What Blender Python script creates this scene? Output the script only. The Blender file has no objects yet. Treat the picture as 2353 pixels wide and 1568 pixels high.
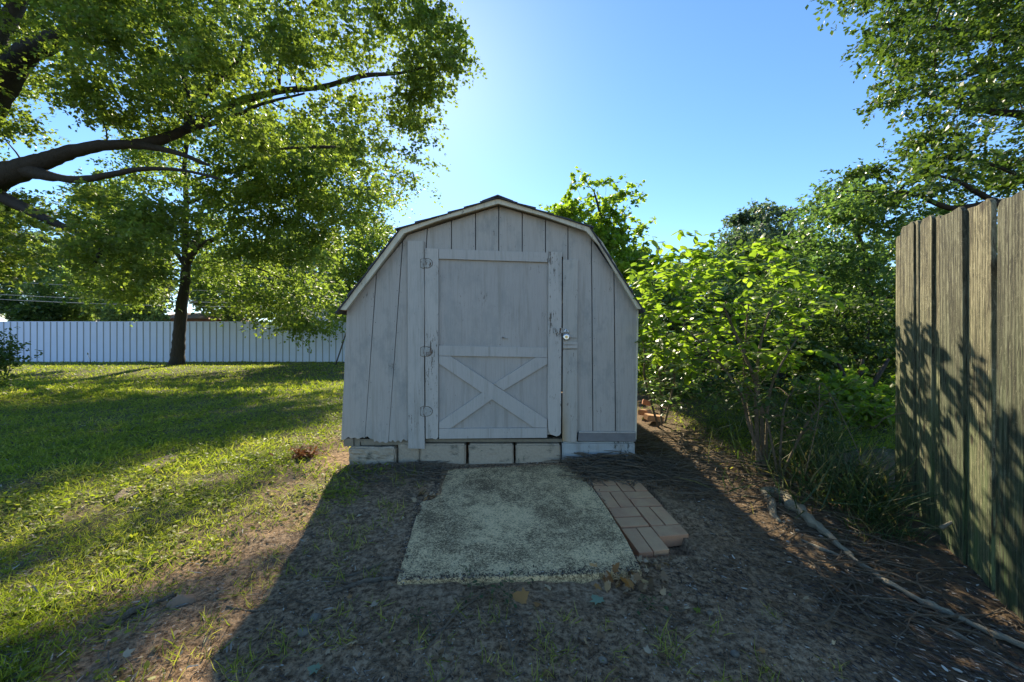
import bpy, bmesh, math, random
import numpy as np
from mathutils import Vector, Matrix
R = math.radians
scene = bpy.context.scene
col = scene.collection
random.seed(7)
rng = np.random.default_rng(11)

# ------------------------------------------------------------------ camera, sky, sun, exposure
F0, CX, CY, H = 880.0, 1176.5, 784.0, 1.05      # focal length and centre in a 2353 px wide frame, eye height
cam_d = bpy.data.cameras.new('camera'); cam = bpy.data.objects.new('camera', cam_d); col.objects.link(cam)
cam.location = (0, 0, H); cam.rotation_euler = (R(90), 0, 0)
cam_d.sensor_width = 36; cam_d.lens = F0 / 2353 * 36; cam_d.clip_start = 0.05; cam_d.clip_end = 3000
scene.camera = cam

SUN_AZ, SUN_EL = R(-12.1), R(36.0)              # azimuth from +Y towards +X
sund = Vector((math.sin(SUN_AZ) * math.cos(SUN_EL), math.cos(SUN_AZ) * math.cos(SUN_EL), math.sin(SUN_EL)))
world = bpy.data.worlds.new("World"); scene.world = world; world.use_nodes = True
wn = world.node_tree
bg = wn.nodes['Background']; bg.inputs[1].default_value = 0.118
sky = wn.nodes.new('ShaderNodeTexSky'); sky.sky_type = 'NISHITA'; sky.sun_disc = False
sky.sun_elevation = SUN_EL; sky.sun_rotation = SUN_AZ
sky.air_density = 0.9; sky.dust_density = 0.1; sky.ozone_density = 3.6; sky.altitude = 100
hsv = wn.nodes.new('ShaderNodeHueSaturation'); hsv.inputs['Saturation'].default_value = 1.12
wn.links.new(sky.outputs[0], hsv.inputs['Color']); wn.links.new(hsv.outputs[0], bg.inputs[0])
ld = bpy.data.lights.new('sun', 'SUN'); ld.energy = 5.0; ld.angle = R(1.0); ld.color = (1, 0.88, 0.66)
lo = bpy.data.objects.new('sun', ld); col.objects.link(lo)
lo.rotation_euler = (-sund).to_track_quat('-Z', 'Y').to_euler(); lo.location = (0, 0, 20)
scene.view_settings.view_transform = 'Standard'; scene.view_settings.look = 'None'
scene.view_settings.exposure = 1.22; scene.view_settings.gamma = 1
scene.render.engine = 'CYCLES'
scene.cycles.max_bounces = 8; scene.cycles.transparent_max_bounces = 8
scene.cycles.diffuse_bounces = 4; scene.cycles.transmission_bounces = 6; scene.cycles.glossy_bounces = 2
scene.cycles.sample_clamp_indirect = 6

# ------------------------------------------------------------------ helpers
def P(px, py, d):                                # a point seen at (px, py) of the 2353 px frame, d metres ahead
    return Vector(((px - CX) / F0 * d, d, H + (CY - py) / F0 * d))

def sstep(a, b, x):
    t = np.clip((x - a) / (b - a), 0, 1); return t * t * (3 - 2 * t)

def vnoise(p, seed=0):                           # value noise on (N,3), range 0..1
    p = np.asarray(p, float); i = np.floor(p).astype(np.int64); f = p - i; f = f * f * (3 - 2 * f)
    def h(ix, iy, iz):
        n = (ix * 374761393 + iy * 668265263 + iz * 2147483647 + seed * 974634777) & 0xffffffff
        n = ((n ^ (n >> 13)) * 1274126177) & 0xffffffff
        n = ((n ^ (n >> 16)) * 2246822519) & 0xffffffff
        return ((n ^ (n >> 15)) & 0xffffff) / float(0xffffff)
    r = 0
    for dx in (0, 1):
        for dy in (0, 1):
            for dz in (0, 1):
                w = (f[:, 0] if dx else 1 - f[:, 0]) * (f[:, 1] if dy else 1 - f[:, 1]) * (f[:, 2] if dz else 1 - f[:, 2])
                r = r + w * h(i[:, 0] + dx, i[:, 1] + dy, i[:, 2] + dz)
    return r

def fbm(x, y, s, seed=0, octs=4):
    r = 0; a = 0.5; t = 0
    z = np.zeros_like(x)
    for k in range(octs):
        r = r + a * vnoise(np.stack([x * s, y * s, z], -1), seed + k); t += a; a *= 0.55; s *= 2.1
    return r / t

PADS = [[(-.50, 1.79), (.58, 1.87), (.56, 2.9), (.44, 3.25), (-.52, 3.12), (-.50, 2.66), (-.585, 2.5)], [(.60, 2.02), (.97, 2.05), (1.02, 2.85), (.60, 2.85)]]
def inpad(x, y):
    r = np.zeros(len(x), bool)
    for q in PADS:
        c = np.zeros(len(x), bool); n = len(q)
        for i in range(n):
            (x0, y0), (x1, y1) = q[i], q[(i + 1) % n]
            if y0 != y1: c ^= ((y0 > y) != (y1 > y)) & (x < (x1 - x0) * (y - y0) / (y1 - y0) + x0)
        r |= c
    return r.astype(float)
def gz(x, y, detail=True):                       # height of the ground
    x = np.atleast_1d(np.asarray(x, float)); y = np.atleast_1d(np.asarray(y, float))
    z = -0.085 * sstep(3.1, 1.7, y) - 0.05 * sstep(0.2, 2.0, x) * sstep(3.0, 1.6, y)
    z = z + 0.20 * sstep(1.2, 2.2, x) * sstep(3.2, 5.2, y) + 0.08 * sstep(1.0, 1.5, x) * sstep(2.7, 3.3, y)
    z = z + 0.09 * sstep(5, 16, y) * sstep(1.0, -1.0, x) - 0.10 * sstep(7.5, 11, y) * sstep(13.5, 11, y) * sstep(0, -4, x)
    z = z + 0.3 * sstep(20, 90, y)
    if detail:
        z = z + (fbm(x, y, 1.3, 3, 3) - 0.5) * 0.05
        sh = ((x > -1.5) & (x < 1.3) & (y > 2.9) & (y < 6.6))
        near = sstep(7, 3, y)
        z = z + near * np.where(sh, 0, 1) * np.where(inpad(x, y), .25, 1) * ((fbm(x, y, 7, 5, 3) - 0.5) * 0.035 + (fbm(x, y, 30, 8, 2) - 0.5) * 0.012)
    z = z - 0.055 * inpad(x, y)
    return z

def gz1(x, y): return float(gz(x, y)[0])

def lawn(x, y):                                  # 1 where grass grows, 0 on bare soil
    s = (x + 1.55) * 0.98 + (y - 3.28) * 0.21    # signed distance right of the shed's shadow line
    n = fbm(x, y, 1.1, 21, 4)
    n2 = fbm(x, y, 3.2, 31, 3)
    L = sstep(0.42, -0.45, s + (n - 0.5) * 1.3 + 0.45 * sstep(2.8, 1.3, y))
    bare = sstep(0.60, 0.70, n2) * sstep(-4.5, -1.5, x) * sstep(6.5, 4, y)
    L = L * (1 - 0.45 * bare)
    Rg = sstep(1.5, 2.4, x) * sstep(2.7, 3.6, y) * 0.9
    back = sstep(8, 12, y)
    L = np.maximum(np.maximum(L, Rg * (x > 0)), back)
    return np.clip(L, 0, 1)

def mesh_np(name, V, Fc, mats=(), parent=None, tint=None, smooth=False):
    V = np.asarray(V, np.float32); Fc = np.asarray(Fc, np.int32); k = Fc.shape[1]
    me = bpy.data.meshes.new(name)
    me.vertices.add(len(V)); me.vertices.foreach_set('co', V.ravel())
    me.loops.add(Fc.size); me.loops.foreach_set('vertex_index', Fc.ravel())
    me.polygons.add(len(Fc)); me.polygons.foreach_set('loop_start', np.arange(0, Fc.size, k, dtype=np.int32))
    me.polygons.foreach_set('loop_total', np.full(len(Fc), k, np.int32))
    if smooth: me.polygons.foreach_set('use_smooth', np.ones(len(Fc), bool))
    me.update(calc_edges=True)
    if tint is not None:
        a = me.attributes.new('tint', 'FLOAT', 'POINT'); a.data.foreach_set('value', np.asarray(tint, np.float32))
    for m in mats: me.materials.append(m)
    o = bpy.data.objects.new(name, me); col.objects.link(o)
    if parent is not None: o.parent = parent
    return o

def tag(o, label=None, cat=None, group=None, kind=None):
    if label: o['label'] = label
    if cat: o['category'] = cat
    if group: o['group'] = group
    if kind: o['kind'] = kind
    return o

def empty(name, loc, label, cat, group=None):
    o = bpy.data.objects.new(name, None); col.objects.link(o); o.location = loc; o.empty_display_size = 0.1
    tag(o, label, cat, group); return o

class MB:                                        # collects solids into one mesh
    def __init__(self): self.v = []; self.f = []
    def add(self, v, f):
        b = len(self.v); self.v += [tuple(p) for p in v]; self.f += [tuple(b + i for i in q) for q in f]; return self
    def prism(self, pts, y0, y1, proj=None):     # polygon in (x, z), front at y0, back at y1
        n = len(pts)
        a = sum(pts[i][0] * pts[(i + 1) % n][1] - pts[(i + 1) % n][0] * pts[i][1] for i in range(n))
        if a < 0: pts = pts[::-1]
        v = [(p[0], y0, p[1]) for p in pts] + [(p[0], y1, p[1]) for p in pts]
        f = [tuple(range(n)), tuple(range(2 * n - 1, n - 1, -1))]
        f += [(i, i + n, (i + 1) % n + n, (i + 1) % n) for i in range(n)]
        return self.add(v, f)
    def box(self, x0, x1, y0, y1, z0, z1):
        return self.prism([(x0, z0), (x1, z0), (x1, z1), (x0, z1)], y0, y1)
    def tube(self, pts, rad, n=8, cap=True):
        pts = [Vector(p) for p in pts]; m = len(pts)
        if not hasattr(rad, '__len__'): rad = [rad] * m
        v = []; prev = None
        for i, p in enumerate(pts):
            d = (pts[min(i + 1, m - 1)] - pts[max(i - 1, 0)])
            d = d.normalized() if d.length > 1e-9 else Vector((0, 0, 1))
            if prev is None:
                a = d.orthogonal().normalized()
            else:
                a = prev - d * prev.dot(d); a = a.normalized() if a.length > 1e-6 else d.orthogonal().normalized()
            prev = a; b = d.cross(a)
            for k in range(n):
                t = 2 * math.pi * k / n
                v.append(p + (a * math.cos(t) + b * math.sin(t)) * rad[i])
        f = []
        for i in range(m - 1):
            for k in range(n):
                f.append((i * n + k, i * n + (k + 1) % n, (i + 1) * n + (k + 1) % n, (i + 1) * n + k))
        if cap: f.append(tuple(range(n - 1, -1, -1))); f.append(tuple((m - 1) * n + k for k in range(n)))
        return self.add(v, f)
    def build(self, name, mat, parent=None, bevel=0, smooth=False, origin=None):
        me = bpy.data.meshes.new(name)
        o0 = Vector(origin) if origin is not None else Vector((0, 0, 0))
        me.from_pydata([Vector(p) - o0 for p in self.v], [], self.f); me.update()
        if smooth: me.polygons.foreach_set('use_smooth', [True] * len(me.polygons))
        me.materials.append(mat)
        o = bpy.data.objects.new(name, me); col.objects.link(o); o.location = o0
        if parent is not None:
            o.parent = parent; o.matrix_parent_inverse = Matrix.Translation(parent.location).inverted()
        if bevel:
            b = o.modifiers.new('bevel', 'BEVEL'); b.width = bevel; b.segments = 2; b.limit_method = 'ANGLE'; b.angle_limit = R(40)
        return o

# ------------------------------------------------------------------ materials
class NT:
    def __init__(self, name):
        self.m = bpy.data.materials.new(name); self.m.use_nodes = True; self.t = self.m.node_tree
        self.b = self.t.nodes['Principled BSDF']; self.out = self.t.nodes['Material Output']
        self.b.inputs['Roughness'].default_value = 0.8
        try: self.b.inputs['Specular IOR Level'].default_value = 0.3
        except Exception: pass
    def n(self, typ, **kw):
        o = self.t.nodes.new(typ)
        for k, v in kw.items(): setattr(o, k, v)
        return o
    def l(self, a, b): self.t.links.new(a, b)
    def pos(self, scale=(1, 1, 1), rot=(0, 0, 0)):
        g = self.n('ShaderNodeNewGeometry'); m = self.n('ShaderNodeMapping')
        m.inputs['Scale'].default_value = scale; m.inputs['Rotation'].default_value = rot
        self.l(g.outputs['Position'], m.inputs['Vector']); return m.outputs[0]
    def noise(self, vec, scale, detail=4, rough=0.6, dist=0.0):
        n = self.n('ShaderNodeTexNoise'); n.inputs['Scale'].default_value = scale; n.inputs['Detail'].default_value = detail
        n.inputs['Roughness'].default_value = rough; n.inputs['Distortion'].default_value = dist
        if vec is not None: self.l(vec, n.inputs['Vector'])
        return n.outputs[0]
    def ramp(self, fac, stops, interp='LINEAR'):
        r = self.n('ShaderNodeValToRGB'); e = r.color_ramp; e.interpolation = interp
        while len(e.elements) < len(stops): e.elements.new(0.5)
        for el, (p, c) in zip(e.elements, stops):
            el.position = p; el.color = (c, c, c, 1) if not hasattr(c, '__len__') else (*c, 1)
        self.l(fac, r.inputs[0]); return r.outputs[0]
    def mix(self, fac, a, b, blend='MIX'):
        m = self.n('ShaderNodeMix', data_type='RGBA', blend_type=blend)
        for s, i in ((fac, 0), (a, 6), (b, 7)):
            if hasattr(s, 'links') or hasattr(s, 'is_linked'): self.l(s, m.inputs[i])
            elif hasattr(s, '__len__'): m.inputs[i].default_value = (*s, 1)
            else: m.inputs[i].default_value = s
        return m.outputs[2]
    def math(self, op, a, b=0.0):
        m = self.n('ShaderNodeMath', operation=op)
        for s, i in ((a, 0), (b, 1)):
            if hasattr(s, 'is_linked'): self.l(s, m.inputs[i])
            else: m.inputs[i].default_value = s
        return m.outputs[0]
    def color(self, s): 
        if hasattr(s, 'is_linked'): self.l(s, self.b.inputs['Base Color'])
        else: self.b.inputs['Base Color'].default_value = (*s, 1)
        return self
    def bump(self, h, strength=0.3, dist=0.01):
        b = self.n('ShaderNodeBump'); b.inputs['Strength'].default_value = strength; b.inputs['Distance'].default_value = dist
        self.l(h, b.inputs['Height']); self.l(b.outputs[0], self.b.inputs['Normal']); return self
    def attr(self, name='tint'):
        a = self.n('ShaderNodeAttribute'); a.attribute_name = name; return a.outputs['Fac']

def simple(name, c, rough=0.8, metal=0.0, var=0.15, scale=8):
    t = NT(name); n = t.noise(t.pos(), scale)
    t.color(t.mix(n, tuple(x * (1 - var) for x in c), tuple(min(1, x * (1 + var)) for x in c)))
    t.b.inputs['Roughness'].default_value = rough; t.b.inputs['Metallic'].default_value = metal
    t.bump(n, 0.2, 0.004); return t.m

def paint(name, base=(0.345, 0.34, 0.325), peel=0.60, grain=1.0, wood=(0.19, 0.15, 0.11), rot=(0, 0, 0), stain=0.6, rust=None):
    t = NT(name)
    g = t.noise(t.pos((150, 150, 5), rot), 1.0, 5, 0.7)              # vertical grain
    big = t.noise(t.pos((1, 1, 1)), 2.3, 4, 0.6)
    mid = t.noise(t.pos((2.2, 2.2, 1.1), rot), 3.0, 6, 0.72)
    c = t.mix(big, tuple(x * 0.90 for x in base), tuple(x * 1.07 for x in base))
    c = t.mix(t.ramp(g, [(0.30, .8), (0.5, 0)]), c, tuple(x * 0.78 for x in base))
    c = t.mix(t.math('MULTIPLY', t.ramp(mid, [(0.50, 0), (0.68, 1)]), stain), c, (0.23, 0.235, 0.21))
    run = t.noise(t.pos((9, 9, 0.5), rot), 2.2, 5, 0.7)
    c = t.mix(t.ramp(run, [(0.52, 0), (0.66, .45)]), c, (0.25, 0.22, 0.17))
    sp = t.noise(t.pos((60, 60, 15), rot), 1.0, 6, 0.8)
    zone = t.noise(t.pos((1.3, 1.3, 0.8)), 4.0, 2, 0.5)
    pm = t.math('ADD', sp, t.math('MULTIPLY', t.math('SUBTRACT', zone, 0.5), 0.45))
    mask = t.ramp(pm, [(peel, 0), (peel + 0.025, 1)])
    c = t.mix(mask, c, t.mix(g, wood, tuple(x * 0.35 for x in wood)))
    if rust is not None:
        x0, x1, z0, z1 = rust
        geo = t.n('ShaderNodeNewGeometry'); sx = t.n('ShaderNodeSeparateXYZ'); t.l(geo.outputs['Position'], sx.inputs[0])
        mx = t.n('ShaderNodeMapRange'); mx.inputs[1].default_value = x0; mx.inputs[2].default_value = x1; mx.inputs[3].default_value = 1; mx.inputs[4].default_value = 0
        t.l(sx.outputs[0], mx.inputs[0])
        mz = t.n('ShaderNodeMapRange'); mz.inputs[1].default_value = z1; mz.inputs[2].default_value = z0
        t.l(sx.outputs[2], mz.inputs[0])
        f = t.math('MULTIPLY', t.math('MULTIPLY', mx.outputs[0], mz.outputs[0]), t.ramp(zone, [(0.3, 0.4), (0.6, 1)]))
        c = t.mix(t.math('MULTIPLY', f, 1.0), c, (0.33, 0.19, 0.06))
    t.color(c)
    h = t.math('SUBTRACT', t.math('MULTIPLY', g, 0.5), t.math('MULTIPLY', mask, 0.8))
    t.bump(h, 0.45 * grain, 0.003); t.b.inputs['Roughness'].default_value = 0.62
    return t.m

M = {}
M['siding'] = paint('weathered_grey_siding_paint', base=(0.43, 0.38, 0.32), peel=0.665)
M['stile'] = paint('peeling_grey_paint', base=(0.50, 0.445, 0.375), peel=0.595, stain=0.3)
M['board'] = paint('grey_board_paint', base=(0.475, 0.425, 0.36), peel=0.66, stain=0.3)
M['rail'] = paint('grey_rail_paint', base=(0.465, 0.415, 0.355), peel=0.675, rot=(0, R(90), 0), stain=0.25)
M['panel'] = paint('grey_door_panel_paint', base=(0.42, 0.37, 0.315), peel=0.67, stain=0.4)
M['casing'] = paint('rust_stained_board_paint', base=(0.45, 0.40, 0.33), peel=0.67, rust=(0.43, 0.50, 0.15, 0.75))
M['trim'] = paint('cream_trim_paint', base=(0.66, 0.58, 0.42), peel=0.68, stain=0.3, rot=(0, R(60), 0))
M['dark'] = simple('dark_backing', (0.09, 0.09, 0.09))
M['rawwood'] = simple('raw_weathered_wood', (0.24, 0.20, 0.14), var=0.35, scale=25)
M['skirt'] = simple('bare_grey_weathered_board', (0.20, 0.185, 0.17), var=0.35, scale=18)
M['blockpaint'] = paint('chalky_blue_white_paint', base=(0.40, 0.41, 0.38), peel=0.60, wood=(0.10, 0.10, 0.08), stain=0.5)
M['gapshadow'] = simple('rusty_gap_shadow', (0.10, 0.07, 0.045), var=.4, scale=60)  # dark rusty brown, painted gap shadow around the hinges
M['steel'] = simple('brushed_steel', (0.55, 0.56, 0.57), rough=0.3, metal=1.0, var=0.1, scale=30)
M['brass'] = simple('worn_brass', (0.45, 0.33, 0.15), rough=0.4, metal=1.0)
M['hinge'] = paint('chipped_hinge_paint', base=(0.46, 0.43, 0.37), peel=0.54, wood=(0.16, 0.08, 0.04))

t = NT('asphalt_shingle')
n = t.noise(t.pos(), 220, 3, 0.8); n2 = t.noise(t.pos(), 6, 3)
t.color(t.mix(n, (0.035, 0.035, 0.04), t.mix(n2, (0.10, 0.095, 0.095), (0.06, 0.062, 0.07)))); t.bump(n, 0.5, 0.004); M['shingle'] = t.m

t = NT('aged_concrete_block')
n = t.noise(t.pos(), 55, 6, 0.7); n2 = t.noise(t.pos((1, 1, 1.6)), 7, 5, 0.65); n3 = t.noise(t.pos(), 14, 4, 0.7)
c = t.mix(n, (0.25, 0.195, 0.135), (0.52, 0.425, 0.30))
c = t.mix(t.ramp(n2, [(0.56, 0), (0.68, 0.8)]), c, (0.07, 0.075, 0.055))
c = t.mix(t.ramp(n3, [(0.64, 0), (0.70, 0.9)]), c, (0.05, 0.09, 0.05))
t.color(c); t.bump(n, 0.7, 0.004); M['block'] = t.m

t = NT('mossy_concrete_slab')
w = t.noise(t.pos(), 30, 3, 0.6)
n = t.noise(t.pos((1, 1, 1)), 80, 8, 0.9, 0.8); n2 = t.noise(t.pos(), 2.4, 4, 0.6); n3 = t.noise(t.pos(), 170, 3, 0.8); n4 = t.noise(t.pos(), 13, 4, 0.6)
zone = t.math('ADD', n, t.math('ADD', t.math('MULTIPLY', t.math('SUBTRACT', n2, 0.5), 0.28), t.math('MULTIPLY', t.math('SUBTRACT', n4, 0.5), 0.18)))
c = t.mix(t.ramp(zone, [(0.46, 0), (0.54, 1)]), t.mix(n3, (0.70, 0.49, 0.24), (0.93, 0.69, 0.36)), t.mix(w, (0.08, 0.052, 0.024), (0.22, 0.15, 0.075)))
t.color(c); t.bump(t.math('ADD', n, t.math('MULTIPLY', n3, .4)), 0.8, 0.004); M['slab'] = t.m

t = NT('clay_brick_paver')
g = t.n('ShaderNodeObjectInfo')
n = t.noise(t.pos(), 60, 5, 0.7); n2 = t.noise(t.pos(), 9, 4, 0.6)
c = t.mix(g.outputs['Random'], (0.48, 0.20, 0.10), (0.68, 0.36, 0.18))
c = t.mix(t.math('MULTIPLY', n, 0.6), c, (0.20, 0.15, 0.10))
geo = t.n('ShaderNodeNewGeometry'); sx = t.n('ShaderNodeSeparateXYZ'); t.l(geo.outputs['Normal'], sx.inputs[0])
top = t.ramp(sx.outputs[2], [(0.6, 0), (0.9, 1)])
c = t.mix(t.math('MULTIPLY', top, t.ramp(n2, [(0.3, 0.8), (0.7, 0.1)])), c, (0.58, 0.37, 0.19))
t.color(c); t.bump(n, 0.5, 0.005); M['brick'] = t.m

t = NT('soil_and_turf')
a = t.attr('lawn')
n = t.noise(t.pos(), 40, 6, 0.75); n2 = t.noise(t.pos(), 3, 5, 0.65); n3 = t.noise(t.pos(), 160, 4, 0.75)
nc = t.ramp(n, [(0.40, 0), (0.60, 1)])
soil = t.mix(nc, (0.085, 0.048, 0.022), (0.44, 0.285, 0.155))
soil = t.mix(t.ramp(n2, [(0.45, 0), (0.65, 0.75)]), soil, t.mix(nc, (0.20, 0.125, 0.066), (0.49, 0.345, 0.205)))
soil = t.mix(t.ramp(n3, [(0.62, 0), (0.70, 0.8)]), soil, (0.19, 0.165, 0.12))
litter_zone = t.attr('litter')  # leaf litter zone, darker than the bare soil
soil = t.mix(litter_zone, soil, t.mix(n3, (0.035, 0.020, 0.009), (0.25, 0.168, 0.09)))
turf = t.mix(n, (0.035, 0.045, 0.014), (0.10, 0.105, 0.035))
c = t.mix(t.math('MULTIPLY', a, t.ramp(n2, [(0.25, 0.6), (0.6, 1)])), soil, turf)
n5 = t.noise(t.pos(), 22, 5, 0.7)
t.color(c); t.bump(t.math('ADD', t.math('MULTIPLY', n5, t.math('MULTIPLY', n2, 0.035)), t.math('ADD', t.math('MULTIPLY', n, 0.010), t.math('MULTIPLY', n3, 0.002))), 1.0, 1.0); t.b.inputs['Roughness'].default_value = 0.95; M['ground'] = t.m

def leaf_mat(name, c0, c1, c2, trans=0.5, rough=0.45, tboost=1.6):
    t = NT(name); a = t.attr()
    c = t.ramp(a, [(0.0, c0), (0.6, c1), (1.0, c2)])
    t.color(c); t.b.inputs['Roughness'].default_value = rough
    t.b.inputs['Specular IOR Level'].default_value = 0.35
    tr = t.n('ShaderNodeBsdfTranslucent')
    tc = t.mix(1.0, c, (tboost * .95, tboost * 0.98, tboost * 0.42), 'MULTIPLY'); t.l(tc, tr.inputs['Color'])
    ms = t.n('ShaderNodeMixShader'); ms.inputs[0].default_value = trans
    t.l(t.b.outputs[0], ms.inputs[1]); t.l(tr.outputs[0], ms.inputs[2]); t.l(ms.outputs[0], t.out.inputs[0])
    return t.m
M['leaf_maple'] = leaf_mat('maple_leaves', (0.065, 0.095, 0.026), (0.10, 0.135, 0.033), (0.15, 0.18, 0.045), 0.5, 0.45, 3.3)
M['leaf_elm'] = leaf_mat('overhanging_leaves', (0.03, 0.06, 0.018), (0.05, 0.09, 0.024), (0.09, 0.135, 0.03), 0.36, 0.4, 2.4)
M['leaf_walnut'] = leaf_mat('compound_leaves', (0.07, 0.105, 0.028), (0.11, 0.15, 0.038), (0.16, 0.19, 0.05), 0.5, 0.5, 3.4)
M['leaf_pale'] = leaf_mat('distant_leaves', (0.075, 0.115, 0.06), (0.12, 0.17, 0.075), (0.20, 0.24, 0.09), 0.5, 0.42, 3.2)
M['leaf_gloss'] = leaf_mat('glossy_leaves', (0.05, 0.09, 0.035), (0.08, 0.135, 0.05), (0.13, 0.18, 0.06), 0.42, 0.28, 3.2)
M['leaf_bright'] = leaf_mat('bright_broad_leaves', (0.07, 0.115, 0.018), (0.11, 0.165, 0.022), (0.17, 0.22, 0.035), 0.52, 0.38, 3.5)
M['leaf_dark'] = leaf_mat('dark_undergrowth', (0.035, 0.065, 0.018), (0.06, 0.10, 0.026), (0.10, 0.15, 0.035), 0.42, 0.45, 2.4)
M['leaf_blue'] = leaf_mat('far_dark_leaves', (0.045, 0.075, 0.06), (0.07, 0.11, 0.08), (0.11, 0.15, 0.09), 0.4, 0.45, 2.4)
M['grass'] = leaf_mat('grass_blades', (0.09, 0.125, 0.018), (0.17, 0.20, 0.032), (0.34, 0.30, 0.11), 0.5, 0.45, 2.9)
M['weed'] = leaf_mat('lawn_weeds', (0.13, 0.165, 0.018), (0.19, 0.23, 0.03), (0.28, 0.29, 0.05), 0.5, 0.5, 2.4)
M['longgrass'] = leaf_mat('long_grass_blades', (0.03, 0.06, 0.018), (0.055, 0.09, 0.028), (0.20, 0.17, 0.08), 0.25, 0.5, 2.2)
M['deadleaf'] = leaf_mat('dead_leaves', (0.16, 0.095, 0.045), (0.30, 0.19, 0.10), (0.52, 0.42, 0.29), 0.3, 0.7, 1.6)
M['orange_leaf'] = leaf_mat('orange_dead_leaves', (0.26, 0.12, 0.04), (0.42, 0.22, 0.07), (0.52, 0.40, 0.26), 0.3, 0.6, 1.5)
M['rust_leaf'] = leaf_mat('rust_brown_frond', (0.16, 0.05, 0.015), (0.26, 0.09, 0.03), (0.35, 0.16, 0.06), 0.3, 0.6, 1.5)
M['palegreen_leaf'] = leaf_mat('pale_green_leaf', (0.22, 0.30, 0.18), (0.25, 0.34, 0.22), (0.3, 0.38, 0.25), 0.3, 0.5, 1.2)
M['chips'] = leaf_mat('wood_chips', (0.05, 0.035, 0.025), (0.16, 0.125, 0.09), (0.48, 0.43, 0.34), 0.1, 0.8, 1.0)
M['shell'] = leaf_mat('pale_wood_chips', (0.25, 0.22, 0.17), (0.4, 0.36, 0.28), (0.6, 0.56, 0.46), 0.1, 0.7, 1.0)

def bark(name, c0, c1, s=(14, 14, 2.2)):
    t = NT(name); n = t.noise(t.pos(s), 1.6, 6, 0.7, 0.6); n2 = t.noise(t.pos(), 30, 4, 0.7)
    t.color(t.mix(t.math('MULTIPLY', n, 1.0), c0, c1)); t.bump(t.math('ADD', n, t.math('MULTIPLY', n2, 0.4)), 1.0, 0.04); return t.m
M['bark'] = bark('furrowed_bark', (0.008, 0.007, 0.006), (0.075, 0.062, 0.05), (9, 9, 4))
M['bark2'] = bark('dark_bark', (0.010, 0.009, 0.007), (0.085, 0.070, 0.052))
M['stick'] = bark('dry_stick', (0.13, 0.095, 0.06), (0.40, 0.31, 0.20), (30, 30, 30))
M['twig'] = bark('dark_twig', (0.09, 0.066, 0.042), (0.36, 0.28, 0.18), (40, 40, 40))
M['root'] = bark('pale_root', (0.20, 0.17, 0.11), (0.46, 0.40, 0.28), (9, 9, 30))
M['stone'] = simple('tan_stone', (0.26, 0.165, 0.10), var=0.3, scale=20)
M['greystone'] = simple('grey_stone', (0.17, 0.145, 0.105), var=0.35, scale=35)

t = NT('weathered_fence_wood')
oi = t.n('ShaderNodeObjectInfo')
mp = t.n('ShaderNodeCombineXYZ'); t.l(t.math('MULTIPLY', oi.outputs['Random'], 40.0), mp.inputs[0]); t.l(t.math('MULTIPLY', oi.outputs['Random'], 17.0), mp.inputs[2])
tc = t.n('ShaderNodeTexCoord')
va = t.n('ShaderNodeVectorMath', operation='ADD'); t.l(tc.outputs['Object'], va.inputs[0]); t.l(mp.outputs[0], va.inputs[1])
def fmap(s):
    m = t.n('ShaderNodeMapping'); m.inputs['Scale'].default_value = s; t.l(va.outputs[0], m.inputs[0]); return m.outputs[0]
rings = t.n('ShaderNodeTexWave', wave_type='BANDS', bands_direction='X'); rings.inputs['Scale'].default_value = 1.0
rings.inputs['Distortion'].default_value = 16; rings.inputs['Detail'].default_value = 3; rings.inputs['Detail Scale'].default_value = 0.6
t.l(fmap((13, 6, 0.55)), rings.inputs['Vector'])
g1 = t.noise(fmap((42, 42, 6)), 1.0, 9, 0.85, 1.3); g2 = t.noise(fmap((14, 14, 2.0)), 1.0, 5, 0.7); g3 = t.noise(fmap((60, 60, 60)), 1.0, 3, 0.7)
grain = t.math('ADD', t.math('MULTIPLY', rings.outputs[1], 0.10), t.math('ADD', t.math('MULTIPLY', g1, 0.80), t.math('MULTIPLY', t.math('SUBTRACT', g2, 0.5), 0.35)))
c = t.ramp(grain, [(0.34, (0.028, 0.026, 0.016)), (0.45, (0.115, 0.103, 0.064)), (0.58, (0.34, 0.315, 0.215))])
c = t.mix(t.ramp(g3, [(0.60, 0), (0.68, 0.7)]), c, (0.34, 0.31, 0.22))
sx = t.n('ShaderNodeSeparateXYZ'); t.l(tc.outputs['Object'], sx.inputs[0])
mr = t.n('ShaderNodeMapRange'); mr.inputs[1].default_value = 1.5; mr.inputs[2].default_value = 0.2; t.l(sx.outputs[2], mr.inputs[0])
alg = t.math('MULTIPLY', t.math('ADD', mr.outputs[0], 0.10), t.ramp(g2, [(0.35, 0.1), (0.62, 1)]))
c = t.mix(t.math('MULTIPLY', alg, 0.95), c, t.mix(g1, (0.045, 0.075, 0.035), (0.13, 0.18, 0.06)))
crk = t.noise(fmap((26, 26, 0.9)), 1.0, 3, 0.5)
c = t.mix(t.ramp(crk, [(0.485, 0), (0.497, .85), (0.503, .85), (0.515, 0)]), c, (0.02, 0.016, 0.01))
kn = t.n('ShaderNodeTexVoronoi'); kn.inputs['Scale'].default_value = 1.0; t.l(fmap((8, 8, 3.2)), kn.inputs['Vector'])
c = t.mix(t.ramp(kn.outputs['Distance'], [(0.06, .9), (0.13, 0)]), c, (0.03, 0.022, 0.014))
c = t.mix(1.0, c, t.ramp(oi.outputs['Random'], [(0, (0.62, 0.66, 0.64)), (1, (1.2, 1.15, 1.05))]), 'MULTIPLY'); t.color(c); t.bump(grain, 1.0, 0.008); t.b.inputs['Roughness'].default_value = 0.85; M['fence'] = t.m

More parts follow.
